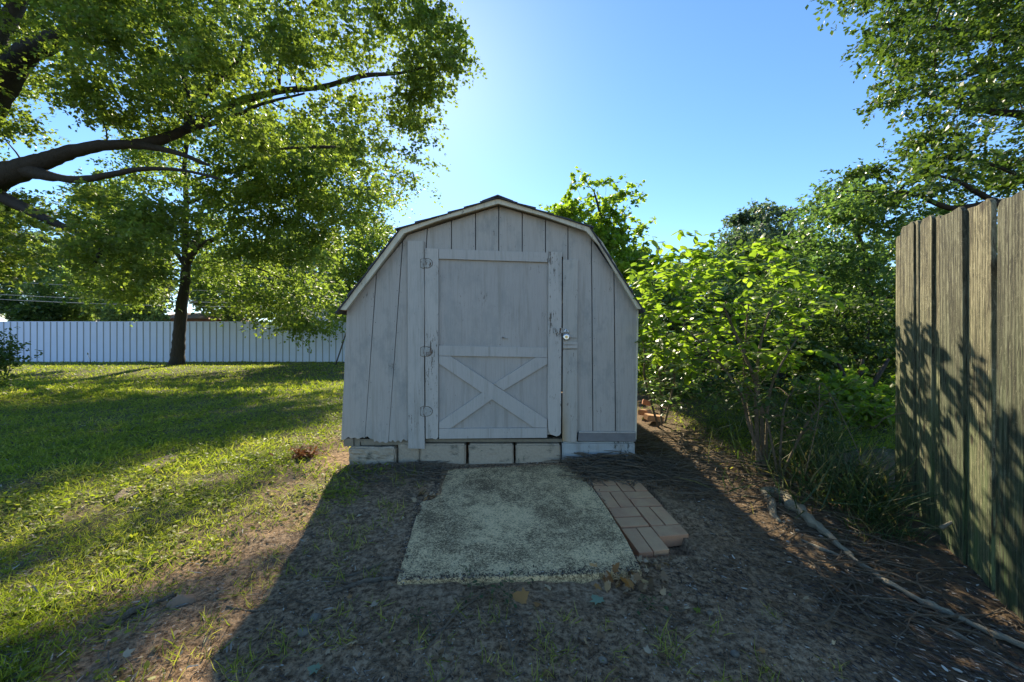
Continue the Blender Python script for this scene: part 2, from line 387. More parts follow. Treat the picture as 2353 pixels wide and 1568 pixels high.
M['white'] = simple('white_fence_paint', (0.66, 0.73, 0.90), rough=0.5, var=0.05, scale=3)
M['batten'] = simple('grey_batten', (0.36, 0.37, 0.39), rough=0.6, var=0.05)
M['tan'] = simple('tan_stucco', (0.50, 0.43, 0.33)); M['cream'] = simple('cream_wall', (0.55, 0.50, 0.38))
M['orange'] = simple('salmon_brick_wall', (0.42, 0.24, 0.16), scale=40); M['roofgrey'] = simple('grey_roof', (0.25, 0.25, 0.25))
M['bluewhite'] = simple('white_lap_siding', (0.62, 0.65, 0.70)); M['glass'] = simple('dark_glass', (0.10, 0.11, 0.12), rough=0.2)
M['wire'] = simple('grey_cable', (0.30, 0.29, 0.27)); M['pole'] = simple('rusty_pole', (0.12, 0.10, 0.09))

# ------------------------------------------------------------------ ground
def axis(lo, hi, fine_lo, fine_hi, step, grow):
    a = list(np.arange(fine_lo, fine_hi + 1e-6, step)); s = step; x = fine_hi
    while x < hi: s *= grow; x += s; a.append(x)
    s = step; x = fine_lo
    while x > lo: s *= grow; x -= s; a.insert(0, x)
    return np.array(a)
xs = axis(-900, 900, -3.4, 3.2, 0.016, 1.06); ys = axis(-60, 1500, 0.85, 4.2, 0.016, 1.05)
X, Y = np.meshgrid(xs, ys); xf, yf = X.ravel(), Y.ravel()
zf = gz(xf, yf)
nx, ny = len(xs), len(ys)
I = np.arange(nx * ny).reshape(ny, nx)
Fg = np.stack([I[:-1, :-1], I[:-1, 1:], I[1:, 1:], I[1:, :-1]], -1).reshape(-1, 4)
ground = mesh_np('ground', np.stack([xf, yf, zf], -1), Fg, [M['ground']], smooth=True)
a = ground.data.attributes.new('lawn', 'FLOAT', 'POINT'); a.data.foreach_set('value', lawn(xf, yf).astype(np.float32))
lit = sstep(0.9, 1.6, xf + (fbm(xf, yf, 2.2, 77, 3) - 0.5) * 0.9 + (yf - 2.0) * 0.25) * sstep(7, 5, yf)
a = ground.data.attributes.new('litter', 'FLOAT', 'POINT'); a.data.foreach_set('value', lit.astype(np.float32))
tag(ground, kind='structure')

# ------------------------------------------------------------------ shed
D0 = F0 / 268.0
def fx(px, d=D0): return (px - CX) / F0 * d
def fz(py, d=D0): return H + (CY - py) / F0 * d
def fp(pts, d=D0): return [(fx(a, d), fz(b, d)) for a, b in pts]
shed = empty('garden_shed', (0, D0, 0.17), 'grey painted barn-roofed garden shed standing on concrete blocks', 'shed')
DEEP = 3.0
wall_out = [(785, 1012), (797, 712), (938, 540), (1146, 474), (1348, 534), (1466, 708), (1460, 1010)]
def top_y(px):
    pts = wall_out[1:6]
    for (x0, y0), (x1, y1) in zip(pts, pts[1:]):
        if x0 <= px <= x1: return y0 + (y1 - y0) * (px - x0) / (x1 - x0)
    return 712
def gline(top, bot):                             # groove given by two points -> x at py
    return lambda py: top[0] + (bot[0] - top[0]) * (py - top[1]) / (bot[1] - top[1])
lines = [gline((797.5, 712), (784, 1010)), gline((864, 642), (837.5, 1007)), gline((924.5, 566), (891.7, 1015)),
         gline((982, 525), (952, 1015)), gline((1037.3, 510), (1037.3, 1000)), gline((1092.7, 495), (1092.7, 1000)), gline((1146, 480), (1146, 1000)),
         gline((1200, 495), (1200, 1000)), gline((1253.5, 510), (1253.5, 1000)), gline((1305, 522), (1305.5, 1000)),
         gline((1359.3, 570), (1362.5, 992)), gline((1411, 645), (1414.5, 992)), gline((1465.5, 708), (1460, 992))]
mb = MB(); gw = 1.1
jag = {0: [(784, 1012), (793, 1010), (800, 1004), (806, 1008), (815, 1006), (822, 1009), (833, 1005), (838, 1007)],
       1: [(838, 1005), (845, 1003), (850, 1008), (858, 1010), (860, 1016), (866, 1013), (872, 1018), (880, 1015), (886, 1019), (892, 1016)],
       2: [(892, 1014), (899, 1016), (902, 1011), (908, 1017), (915, 1012), (921, 1017), (927, 1009), (934, 1014), (941, 1007), (950, 1008)]}
rr = random.Random(3)
for i in range(12):
    L_, R_ = lines[i], lines[i + 1]
    yb = 1010 if i < 3 else (592 if 3 <= i <= 8 else 994)
    if i == 8: yb = 1000
    def meet(fn, off):
        y = 600.0
        for _ in range(30):
            x = fn(y) + off; y = top_y(x)
        return (fn(y) + off, y)
    lt = meet(L_, gw if i else 0); rt = meet(R_, -gw if i < 11 else 0)
    topv = [p for p in wall_out[1:6] if lt[0] + 1 < p[0] < rt[0] - 1]
    if i in jag: bot = [(x + (gw if k == 0 and i else 0), y) for k, (x, y) in enumerate(jag[i])]
    else: bot = [(L_(yb) + gw, yb), (R_(yb) - (gw if i < 11 else 0), yb)]
    pts = [lt] + topv + [rt] + bot[::-1]
    if i == 8:                                   # beside the door head only the strip right of the door runs down
        pts = [lt] + topv + [rt] + [(1304, 1000), (1294, 1000), (1294, 590), (1254.6, 590)]
    mb.prism(fp(pts), D0 + 0.0, D0 + 0.012)
nbase = len(mb.f)
for lx in lines[1:12]:
    for py_ in range(500, 1000, 34):
        for dx in (-5, 5):
            x_ = lx(py_) + dx + rr.uniform(-1, 1)
            if py_ < top_y(x_) + 12 or (975 < x_ < 1292 and py_ > 585) or (x_ < 975 and py_ > 985) or rr.random() < .45: continue
            c_ = (fx(x_), fz(py_ + rr.uniform(-8, 8))); q_ = rr.uniform(.0022, .0036)
            mb.prism([(c_[0] + q_ * math.cos(a), c_[1] + q_ * math.sin(a)) for a in np.linspace(0, 2 * math.pi, 7)[:-1]], D0 - .0012, D0 - .0002)
front = mb.build('front_siding', M['siding'], shed); front.data.materials.append(M['dark'])
for p_ in front.data.polygons:
    if p_.index >= nbase: p_.material_index = 1
mb = MB()                                        # backing boards seen down the grooves, coloured dark for the groove shade
mb.prism(fp([(799, 716), (938, 546), (984, 528), (984, 998), (786, 998)]), D0 + 0.019, D0 + 0.03)
mb.prism(fp([(984.4, 528), (1146, 480), (1310, 527), (1310, 592), (984.4, 592)]), D0 + 0.019, D0 + 0.03)
mb.prism(fp([(1294, 592.4), (1310.4, 592.4), (1310.4, 530), (1348, 540), (1462, 712), (1458, 1005), (1294, 1005)]), D0 + 0.019, D0 + 0.03)
mb.build('wall_frame', M['dark'], shed)
# side walls, rear wall, floor
xl0, zl0 = fx(797), fz(712); xl1, zl1 = fx(785), fz(1012); xr0, zr0 = fx(1466), fz(708); xr1, zr1 = fx(1460), fz(1010)
nb = 15
for SIDE, k in [(q_, k_) for q_ in ((xl0, zl0, xl1, zl1, 1), (xr0, zr0, xr1, zr1, -1)) for k_ in range(15)]:
    if k == 0: mb = MB()
    a0 = D0 + 0.0325 + (DEEP - 0.03) * k / nb; a1 = D0 + 0.0325 + (DEEP - 0.03) * (k + 1) / nb - 0.008
    for (xa, za, xb, zb, s) in (SIDE,):
        v = [(xb, a0, zb), (xb, a1, zb), (xa, a1, za), (xa, a0, za)]
        w = [(x + s * 0.012, y, z) for x, y, z in v]
        mb.add(v + w, [(0, 1, 2, 3), (7, 6, 5, 4), (0, 4, 5, 1), (1, 5, 6, 2), (2, 6, 7, 3), (3, 7, 4, 0)])
    if k == 14: mb.build('side_siding', M['siding'], shed)
mb = MB(); mb.prism(fp([(790, 1010), (801, 716), (940, 545), (1146, 480), (1344, 540), (1461, 712), (1455, 1008)]), D0 + DEEP + 0.005, D0 + DEEP + 0.02)
mb.build('rear_siding', M['siding'], shed)
mb = MB(); mb.box(fx(793), fx(1456), D0 + 0.035, D0 + DEEP, 0.175, 0.20); mb.build('floor', M['rawwood'], shed)
# sill timbers behind the rotten bottom edge
mb = MB(); mb.prism(fp([(787, 1009), (810, 1009), (810, 1027), (789, 1027)]), D0 + 0.014, D0 + 0.10)
mb.prism(fp([(811, 1008), (824, 1008), (824, 1027), (811, 1027)]), D0 + 0.03, D0 + 0.09)
mb.prism(fp([(826, 1015), (975, 1012), (975, 1024), (826, 1026)]), D0 + 0.032, D0 + 0.09)
mb.prism(fp([(960, 1013), (1300, 1011), (1300, 1017), (960, 1018)]), D0 + 0.06, D0 + 0.12)
mb.build('sill', M['rawwood'], shed, bevel=0.002)
# casing boards beside the door
mb = MB(); mb.prism(fp([(938.5, 555), (975.5, 556), (977, 700), (976, 850), (977.5, 1030), (939.5, 1029), (939, 800)]), D0 - 0.028, D0 - 0.002)
mb.build('casing_board', M['board'], shed, bevel=0.002)
mb = MB(); mb.prism(fp([(1292.5, 599), (1327.5, 598), (1325.5, 777), (1292.5, 776)]), D0 - 0.024, D0 - 0.002)
mb.prism(fp([(1292.5, 804), (1325.5, 803), (1326, 970), (1324, 1015), (1291.5, 1013)]), D0 - 0.024, D0 - 0.002)
mb.prism(fp([(1292.5, 776.6), (1325, 777.4), (1325, 802.3), (1292.5, 803)]), D0 - 0.014, D0 - 0.002)
mb.build('casing_board', M['casing'], shed, bevel=0.002)
mb = MB(); mb.prism(fp([(1293.5, 786), (1308, 785), (1326, 787), (1326, 793), (1300, 792), (1293.5, 793)]), D0 - 0.032, D0 - 0.0145)
mb.prism(fp([(1293.5, 794), (1326, 793.6), (1325, 801), (1293, 800.5)]), D0 - 0.034, D0 - 0.0145)
mb.build('cracked_block', M['board'], shed, bevel=0.001)
# bottom skirt at right: weathered board with a painted ledge
mb = MB(); mb.prism(fp([(1328.5, 994), (1459.5, 995), (1459, 1014), (1327.5, 1013)]), D0 - 0.020, D0 - 0.001)
mb.build('skirt_board', M['skirt'], shed, bevel=0.002)
mb = MB(); mb.prism(fp([(1329, 990.5), (1460.5, 991.5), (1460.5, 994.6), (1329, 993.6)]), D0 - 0.024, D0 - 0.001)
mb.build('skirt_ledge', M['board'], shed, bevel=0.001)
# corner strips
mb = MB(); mb.prism(fp([(795.5, 712), (798.5, 712), (786, 1011), (783, 1011)]), D0 + 0.0125, D0 + 0.032)
mb.build('corner_trim', M['trim'], shed); mb = MB(); mb.prism(fp([(1463, 709), (1467, 709), (1462, 1010), (1458.5, 1010)]), D0 - 0.006, D0 + 0.032)
mb.build('corner_trim', M['trim'], shed)
# roof
DR = D0 - 0.085
outer = [(781, 712), (921, 527), (1000, 499), (1144, 457), (1250, 487), (1353, 522), (1384, 556), (1474, 710)]
inner = [(800, 713), (931, 540), (1004, 512), (1145, 472), (1247, 500), (1345, 535), (1373, 566), (1461, 710)]
def lerp(a, b, t): return (a[0] + (b[0] - a[0]) * t, a[1] + (b[1] - a[1]) * t)
mb = MB()
for i in range(len(outer) - 1):
    a_, b_, c_, d_ = outer[i], outer[i + 1], lerp(outer[i + 1], inner[i + 1], .72), lerp(outer[i], inner[i], .72)
    mb.prism(fp([a_, b_, c_, d_], DR), DR, DR + 0.022)
mb.build('rake_board', M['trim'], shed)
mb = MB()                                        # soffit and roof deck
zs = fp([(x, y) for x, y in outer], DR)
ins = fp([lerp(a, b, 0.35) for a, b in zip(outer, inner)], DR)
for i in range(len(outer) - 1):
    mb.prism([zs[i], zs[i + 1], ins[i + 1], ins[i]], DR + 0.0225, D0 + DEEP + 0.10)
mb.build('roof_deck', M['trim'], shed)
mb = MB()
def offs(p, q, h):
    dx, dz = q[0] - p[0], q[1] - p[1]; l = math.hypot(dx, dz); return (-dz / l * h, dx / l * h)
nc = 0
slopes = [(0, 1), (1, 3), (3, 5), (5, 7)]
for (i0, i1) in slopes:
    seg = zs[i0:i1 + 1]
    if i0 >= 3: seg = seg[::-1]
    p, q = seg[0], seg[-1]
    L_ = math.hypot(q[0] - p[0], q[1] - p[1]); nrow = max(2, int(L_ / 0.14))
    o_ = offs(p, q, 1); s_ = 1 if o_[1] > 0 else -1
    for k in range(nrow):
        a_ = lerp(p, q, k / nrow - (0.012 if k else 0.05)); b_ = lerp(p, q, min(1.0, (k + 1.25) / nrow))
        y = DR - 0.018
        while y < D0 + DEEP + 0.12:
            w = 0.30; j = rr.uniform(-0.006, 0.006) if y > DR else rr.uniform(-0.010, 0.004)
            h0, h1 = 0.0135 + 0.004 * (k % 2), 0.004
            ox, oz = o_[0] * s_, o_[1] * s_
            x0, z0 = a_; x1, z1 = b_
            y0 = y + (j if y < DR else 0); y1 = y + w - 0.004
            v = [(x0 + ox * .001, y0, z0 + oz * .001), (x1 + ox * .001, y0, z1 + oz * .001), (x1 + ox * h1, y0, z1 + oz * h1), (x0 + ox * h0, y0, z0 + oz * h0)]
            v += [(a, y1, c) for a, _, c in v]
            mb.add(v, [(0, 1, 2, 3), (7, 6, 5, 4), (0, 4, 5, 1), (1, 5, 6, 2), (2, 6, 7, 3), (3, 7, 4, 0)])
            y += w
for pk in (3,):                                  # ridge cap
    px_, pz_ = zs[pk]
    y = DR - 0.02
    while y < D0 + DEEP + 0.12:
        v = [(px_ - .13, y, pz_ - .032), (px_, y, pz_ + .016), (px_ + .13, y, pz_ - .034), (px_ + .13, y, pz_ - .022), (px_, y, pz_ + .028), (px_ - .13, y, pz_ - .02)]
        v += [(a, y + .29, c) for a, _, c in v]
        mb.add(v, [(0, 1, 4, 5), (1, 2, 3, 4), (6, 11, 10, 7), (7, 10, 9, 8), (0, 5, 11, 6), (5, 4, 10, 11), (4, 3, 9, 10), (3, 2, 8, 9), (0, 6, 7, 1), (1, 7, 8, 2)]); y += .285
mb.build('roof_shingles', M['shingle'], shed)
# door
mb = MB(); mb.prism(fp([(980, 576), (1288, 584), (1286, 998), (980, 1003)]), D0 - 0.006, D0 + 0.010)
door = mb.build('door', M['panel'], shed)
mb = MB(); mb.prism(fp([(977.3, 572.5), (993, 573), (1009, 574), (1008.8, 800), (1008.4, 1004), (1003, 1008.5), (995, 1006), (980, 1007)]), D0 - 0.030, D0 - 0.007)
mb.build('stile', M['stile'], door, bevel=0.002)
mb = MB(); mb.prism(fp([(1259.8, 580.5), (1290, 581.5), (1289.2, 800), (1288, 994), (1284.5, 999), (1278, 1001.5), (1271, 999), (1263, 996), (1259, 985), (1257.5, 930)]), D0 - 0.030, D0 - 0.007)
mb.build('stile', M['stile'], door, bevel=0.002)
for pts in ([(1009.6, 574), (1258.5, 582.5), (1258.5, 604.5), (1010, 596.5)], [(1010, 794.5), (1257, 799), (1257, 821.5), (1010, 817.5)],
            [(1010.5, 983.5), (1256.5, 982), (1256.5, 1004.5), (1010.5, 1007)]):
    mb = MB(); mb.prism(fp(pts), D0 - 0.029, D0 - 0.0065); mb.build('rail', M['rail'], door, bevel=0.0015)
mb = MB(); mb.prism(fp([(1010, 818.5), (1037, 818.9), (1256, 962.5), (1256, 981.5), (1226, 981.5), (1010, 835.5)]), D0 - 0.028, D0 - 0.0065)
mb.build('brace', M['rail'], door, bevel=0.0015)
# the other diagonal is cut in two where the braces cross
up = [(1230.5, 821.5), (1257, 822), (1257, 836.5), (1157.5, 896.5), (1134.5, 881.8)]
lo_ = [(1010.5, 982.8), (1037.5, 982.8), (1131.5, 916.5), (1109.5, 901.3), (1010.5, 969)]
for pts in (up, lo_):
    mb = MB(); mb.prism(fp(pts), D0 - 0.0275, D0 - 0.0065); mb.build('brace', M['rail'], door, bevel=0.0015)
for cy in (607, 808, 944):                        # half-round strap hinges
    mb = MB(); c = (982, cy)
    half = [(978.5, cy - 10)] + [(c[0] + 13 * math.cos(a), cy - 10.5 * math.sin(a)) for a in np.linspace(math.pi / 2, -math.pi / 2, 12)] + [(978.5, cy + 10)]
    mb.prism(fp(half), D0 - 0.0345, D0 - 0.0305)
    mb.prism(fp([(969, cy - 8), (975, cy - 12), (976.3, cy + 12), (969, cy + 9)]), D0 - 0.033, D0 - 0.0285)
    mb.tube([(fx(976.8), D0 - 0.037, fz(cy - 9)), (fx(976.8), D0 - 0.037, fz(cy + 9))], 0.0065, 8)
    for (sx_, sy_) in ((988, -5), (991, 0), (988, 5), (983, -7), (983, 7)):
        mb.tube([(fx(sx_), D0 - 0.037, fz(cy + sy_)), (fx(sx_), D0 - 0.034, fz(cy + sy_))], 0.0035, 6)
    nb0 = len(mb.f)  # slightly larger dark plates behind: gap shadow painted as a rusty rim
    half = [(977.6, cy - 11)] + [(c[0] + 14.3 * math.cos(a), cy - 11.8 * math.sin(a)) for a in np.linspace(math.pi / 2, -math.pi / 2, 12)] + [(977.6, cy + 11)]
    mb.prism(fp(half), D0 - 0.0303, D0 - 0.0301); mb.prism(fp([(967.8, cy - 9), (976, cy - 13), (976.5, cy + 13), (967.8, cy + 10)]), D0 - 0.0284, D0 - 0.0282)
    h_ = mb.build('hinge', M['hinge'], door); h_.data.materials.append(M['gapshadow'])
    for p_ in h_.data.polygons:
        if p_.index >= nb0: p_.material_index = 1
mb = MB(); mb.prism(fp([(1270, 755), (1297, 754.5), (1299, 760), (1297, 765.5), (1270, 766.5)]), D0 - 0.0345, D0 - 0.0305)
mb.prism(fp([(1270.5, 753.2), (1274.5, 753.2), (1274.5, 768), (1270.5, 768)]), D0 - 0.038, D0 - 0.035)
mb.build('hasp', M['hinge'], door, bevel=0.0008)
mb = MB(); mb.tube([(fx(1298), D0 - 0.022, fz(757)), (fx(1298), D0 - 0.045, fz(757)), (fx(1298), D0 - 0.047, fz(763)), (fx(1298), D0 - 0.022, fz(763))], 0.003, 8)
mb.build('hasp_staple', M['steel'], shed)
mb = MB(); mb.tube([(fx(1155), D0 - 0.005, fz(776)), (fx(1155), D0 - 0.02, fz(776)), (fx(1165), D0 - 0.022, fz(777.5)), (fx(1165), D0 - 0.005, fz(777.5))], 0.0055, 8)
mb.build('pull_handle', M['hinge'], door)
for px_, py_ in ((955, 600), (957, 820)): pass
# padlock
lock = empty('padlock', (fx(1299), D0 - 0.045, fz(785)), 'round steel padlock hanging from the hasp of the shed door', 'padlock')
mb = MB(); n = 28
ring = [(math.cos(2 * math.pi * k / n), math.sin(2 * math.pi * k / n)) for k in range(n)]
cx_, cz_ = fx(1299.5), fz(775); V = []; rad = [(0.021, -0.057), (0.028, -0.054), (0.030, -0.049), (0.030, -0.037), (0.028, -0.033)]
for r_, dy in rad: V += [(cx_ + c * r_, D0 + dy, cz_ + s * r_ * 0.95) for c, s in ring]
Fq = [tuple(range(n))] + [(j * n + k, (j + 1) * n + k, (j + 1) * n + (k + 1) % n, j * n + (k + 1) % n) for j in range(4) for k in range(n)] + [tuple(4 * n + k for k in range(n - 1, -1, -1))]
mb.add(V, Fq); mb.build('lock_body', M['steel'], lock, smooth=False)
mb = MB(); sh = [(-0.015, 0.022), (-0.015, 0.045)] + [(0.015 * math.cos(a), 0.045 + 0.016 * math.sin(a)) for a in np.linspace(math.pi, 0, 9)][1:-1] + [(0.015, 0.045), (0.015, 0.022)]
mb.tube([(cx_ + a, D0 - 0.045, cz_ + b) for a, b in sh], 0.0042, 10); mb.build('shackle', M['steel'], lock, smooth=True)
mb = MB(); mb.tube([(cx_, D0 - 0.0605, cz_), (cx_, D0 - 0.0575, cz_)], 0.013, 20); mb.tube([(cx_, D0 - 0.064, cz_), (cx_, D0 - 0.061, cz_)], 0.006, 12)
mb.build('dial', M['brass'], lock)

# concrete blocks
def rough_block(x0, x1, z0, z1, y0, y1, name, mat, label, amp=0.004, seed=0, group=None, cat='concrete block'):
    bm = bmesh.new(); bmesh.ops.create_cube(bm, size=1)
    for v in bm.verts: v.co = Vector((v.co.x * (x1 - x0), v.co.y * (y1 - y0), v.co.z * (z1 - z0)))
    bmesh.ops.bevel(bm, geom=bm.edges[:], offset=0.012, segments=2, affect='EDGES')
    bmesh.ops.subdivide_edges(bm, edges=[e for e in bm.edges if e.calc_length() > 0.04], cuts=9, use_grid_fill=True)
    c = np.array([v.co[:] for v in bm.verts]); nn = vnoise(c * 28 + seed * 9.1, seed) - 0.5 + 0.6 * (vnoise(c * 80 + seed, seed + 3) - .5)
    n2 = vnoise(c * 28 + 50 + seed * 9.1, seed + 7) - 0.5
    for v, a, b in zip(bm.verts, nn, n2): v.co += Vector((b * amp, a * amp * 1.5, b * amp))
    me = bpy.data.meshes.new(name); bm.to_mesh(me); bm.free(); me.materials.append(mat)
    o = bpy.data.objects.new(name, me); col.objects.link(o); o.location = ((x0 + x1) / 2, (y0 + y1) / 2, (z0 + z1) / 2)
    tag(o, label, cat, group); return o
G = 'concrete blocks under the shed front'
for k, (a, b, lab, amp) in enumerate([(802, 909, 'rough split-faced concrete block at the left corner under the shed', 0.014),
        (912.5, 964.5, 'narrow concrete block under the left door post of the shed', 0.004),
        (966.5, 1070, 'concrete block with a small green stain under the hinge side of the door', 0.004),
        (1077, 1180, 'plain concrete block under the middle of the shed door', 0.004),
        (1185, 1287.5, 'concrete block with dark mossy scribbles under the latch side of the door', 0.004)]):
    rough_block(fx(a), fx(b), -0.06, fz(1020 if k != 0 else 1027.5), D0 - 0.012 + (0.03 if k == 1 else 0), D0 + 0.19, 'concrete_block', M['block'], lab, amp, k + 1, G)
rough_block(fx(1291.5), fx(1459), -0.02, fz(1015.5), D0 - 0.012, D0 + 0.19, 'concrete_block', M['blockpaint'], 'long pale blue painted block at the right corner under the shed', 0.003, 9, G)
for k, (xx, yy) in enumerate([(fx(830), D0 + 1.5), (fx(1420), D0 + 1.5), (fx(830), D0 + 2.7), (fx(1420), D0 + 2.7)]):
    pass

# ------------------------------------------------------------------ slab and pavers
def onplane(px, py, z):                           # ground point seen at a pixel, at height z
    d = F0 * (H - z) / (py - CY); return (fx(px, d), d)
def slabz(py): return 0.0 + (-0.045 - 0.0) * (py - 1070) / (1330 - 1070)
sl = [(912, 1333), (1040, 1329), (1200, 1325), (1330, 1321), (1475, 1309), (1440, 1240), (1398, 1172), (1350, 1103), (1328, 1088), (1297, 1066), (1150, 1069), (1003, 1077), (1001, 1110), (1004, 1140), (992, 1148), (966, 1153), (950, 1206)]
pts3 = []
for px_, py_ in sl:
    z_ = slabz(py_); x_, y_ = onplane(px_, py_, z_); pts3.append((x_, y_, z_))
bm = bmesh.new()
tv = [bm.verts.new(p) for p in pts3]; f_ = bm.faces.new(tv)
bmesh.ops.recalc_face_normals(bm, faces=[f_])
if f_.normal.z < 0: f_.normal_flip()
ex = bmesh.ops.extrude_face_region(bm, geom=[f_])
for v in [e for e in ex['geom'] if isinstance(e, bmesh.types.BMVert)]: v.co.z -= 0.07
bmesh.ops.recalc_face_normals(bm, faces=bm.faces[:])
me = bpy.data.meshes.new('concrete_slab'); bm.to_mesh(me); bm.free(); me.materials.append(M['slab'])
o = bpy.data.objects.new('concrete_slab', me); col.objects.link(o)
b = o.modifiers.new('bevel', 'BEVEL'); b.width = 0.006; b.segments = 2; b.limit_method = 'ANGLE'
tag(o, 'worn mossy concrete slab lying on the soil in front of the shed door', 'slab')

# brick strip: corners of its plane
def pp(px, py, z): x, y = onplane(px, py, z); return Vector((x, y, z))
c00 = pp(1466, 1277, -0.085); c10 = pp(1612, 1262, -0.085); c01 = pp(1351, 1106, -0.005); c11 = pp(1466, 1105, -0.005)
def bq(u, v): return (c00 * (1 - u) + c10 * u) * (1 - v) + (c01 * (1 - u) + c11 * u) * v
ud = [(c10 - c00).length, (c11 - c01).length]
def brick(u0, u1, v0, v1, dz, label, k):
    g = 0.012; gv = 0.006
    cs = [bq(u0 + g, v0 + gv), bq(u1 - g, v0 + gv), bq(u1 - g, v1 - gv), bq(u0 + g, v1 - gv)]
    ct = sum(cs, Vector()) / 4
    ang = rr.uniform(-0.012, 0.012)
    bm = bmesh.new(); vs = []
    for z in (0.012, -0.05):
        for p in cs:
            q = (p - ct) + Vector((rr.uniform(-.003, .003), rr.uniform(-.003, .003), rr.uniform(-.003, .003))); q = Matrix.Rotation(ang, 3, 'Z') @ q; vs.append(bm.verts.new((q.x, q.y, q.z + z + dz)))
    for f in ((0, 1, 2, 3), (7, 6, 5, 4), (0, 4, 5, 1), (1, 5, 6, 2), (2, 6, 7, 3), (3, 7, 4, 0)): bm.faces.new([vs[i] for i in f])
    bmesh.ops.bevel(bm, geom=bm.edges[:], offset=0.0022, segments=1, affect='EDGES')
    me = bpy.data.meshes.new('brick_paver'); bm.to_mesh(me); bm.free(); me.materials.append(M['brick'])
    o = bpy.data.objects.new('brick_paver', me); col.objects.link(o); o.location = ct
    tag(o, label, 'brick', 'brick pavers beside the slab')
rows = [(0.0, 0.27), (0.27, 0.53), (0.53, 0.78), (0.78, 1.0)]
rown = ['front row', 'second row from the front', 'third row from the front', 'back row by the twigs']
for r_, (v0, v1) in enumerate(rows):
    vm = (v0 + v1) / 2
    if r_ % 2 == 0:
        brick(0, .25, v0, v1, 0, f'lengthwise brick touching the slab in the {rown[r_]}', 0)
        brick(.25, .5, v0, v1, 0, f'lengthwise brick second from the slab in the {rown[r_]}', 0)
        if r_: brick(.5, 1, v0, vm, 0, f'nearer crosswise brick at the outer edge of the {rown[r_]}', 0)
        brick(.5, 1, vm, v1, 0, f'{"farther" if r_ else "only"} crosswise brick at the outer edge of the {rown[r_]}', 0)
    else:
        brick(0, .5, v0, vm, 0, f'nearer crosswise brick against the slab in the {rown[r_]}', 0)
        brick(0, .5, vm, v1, 0, f'farther crosswise brick against the slab in the {rown[r_]}', 0)
        brick(.5, .75, v0, v1, 0, f'lengthwise brick in the middle of the {rown[r_]}', 0)
        brick(.75, 1, v0, v1, 0, f'lengthwise brick at the outer edge of the {rown[r_]}', 0)

# ------------------------------------------------------------------ right fence of weathered boards
fence = empty('board_fence', (2.6, 2.3, -0.05), 'weathered grey-brown dog-eared board fence with green algae at the right', 'fence')
A_, B_ = 1.39, 0.50                              # fence line x = A_ + B_ * y
fd = Vector((B_, 1, 0)).normalized(); fnrm = Vector((-fd.y, fd.x, 0))
def fence_board(pxl, pxr, ptop, off, lean, idx, clip=0.03):
    # the board spans the pixels pxl..pxr at its top
    A2 = A_ - off * math.sqrt(1 + B_ * B_)
    def on(px): y = A2 / ((px - CX) / F0 - B_); return y
    yl, yr = on(pxl), on(pxr)
    pl = Vector((A2 + B_ * yl, yl, 0)); pr = Vector((A2 + B_ * yr, yr, 0))
    w = (pr - pl).length; ymid = (yl + yr) / 2
    ztop = H + (CY - ptop) / F0 * ymid; zb = gz1((pl.x + pr.x) / 2, ymid) - 0.05
    hgt = ztop - zb; c = min(clip, w * 0.3)
    prof = [(0, 0), (w, 0), (w, hgt - c), (w - c * .4, hgt - c * .35), (w - c, hgt), (w * .5, hgt - 0.006 + rr.uniform(-.005, .005)), (c, hgt), (c * .4, hgt - c * .4), (0, hgt - c * 1.1)]
    mb = MB(); ths = 0.02
    nseg = 1
    V = []
    xd = (pr - pl).normalized()
    mb.prism([(a, b) for a, b in prof], 0, ths)
    o = mb.build('board', M['fence'], None, bevel=0.003)
    ang = math.atan2(xd.y, xd.x)
    loc = Vector((pl.x, pl.y, zb))
    o.location = loc; o.rotation_euler = (R(lean[0]), R(lean[1]), ang)
    o.parent = fence; o.matrix_parent_inverse = Matrix.Translation(fence.location).inverted()
    # cup and warp the board a little
    return o
boards = [(2056, 2067, 543, .0), (2067, 2097, 516, .016), (2098, 2112, 508, .0), (2112, 2139, 500, .020), (2140, 2160, 498, .004), (2161, 2215, 486, .018), (2217, 2279, 468, .004), (2286, 2351, 449, .022), (2353, 2430, 428, .0), (2436, 2520, 405, .015)]
for k, (a_, b_, t_, off) in enumerate(boards):
    fence_board(a_, b_, t_, off, (rr.uniform(-.3, .3), rr.uniform(-.22, .22)), k)
for zr in (0.35, 1.42):
    y0, y1 = 2.74, 1.2
    p0 = Vector((A_ + B_ * y0, y0, zr)) - fnrm * 0.045; p1 = Vector((A_ + B_ * y1, y1, zr)) - fnrm * 0.045
    mb = MB(); L_ = (p1 - p0).length; mb.box(0, L_, 0, 0.04, -0.045, 0.045); o = mb.build('rail', M['fence'], None)
    xd = (p1 - p0).normalized(); o.location = p0; o.rotation_euler = (0, 0, math.atan2(xd.y, xd.x)); o.parent = fence; o.matrix_parent_inverse = Matrix.Translation(fence.location).inverted()
yq = 2.2; mb = MB(); mb.box(-.045, .045, -.045, .045, -.1, 1.7); o = mb.build('post', M['fence'], None); o.location = (A_ + B_ * yq + .14, yq - .03, 0); o.rotation_euler = (0, 0, R(-30)); o.parent = fence; o.matrix_parent_inverse = Matrix.Translation(fence.location).inverted()

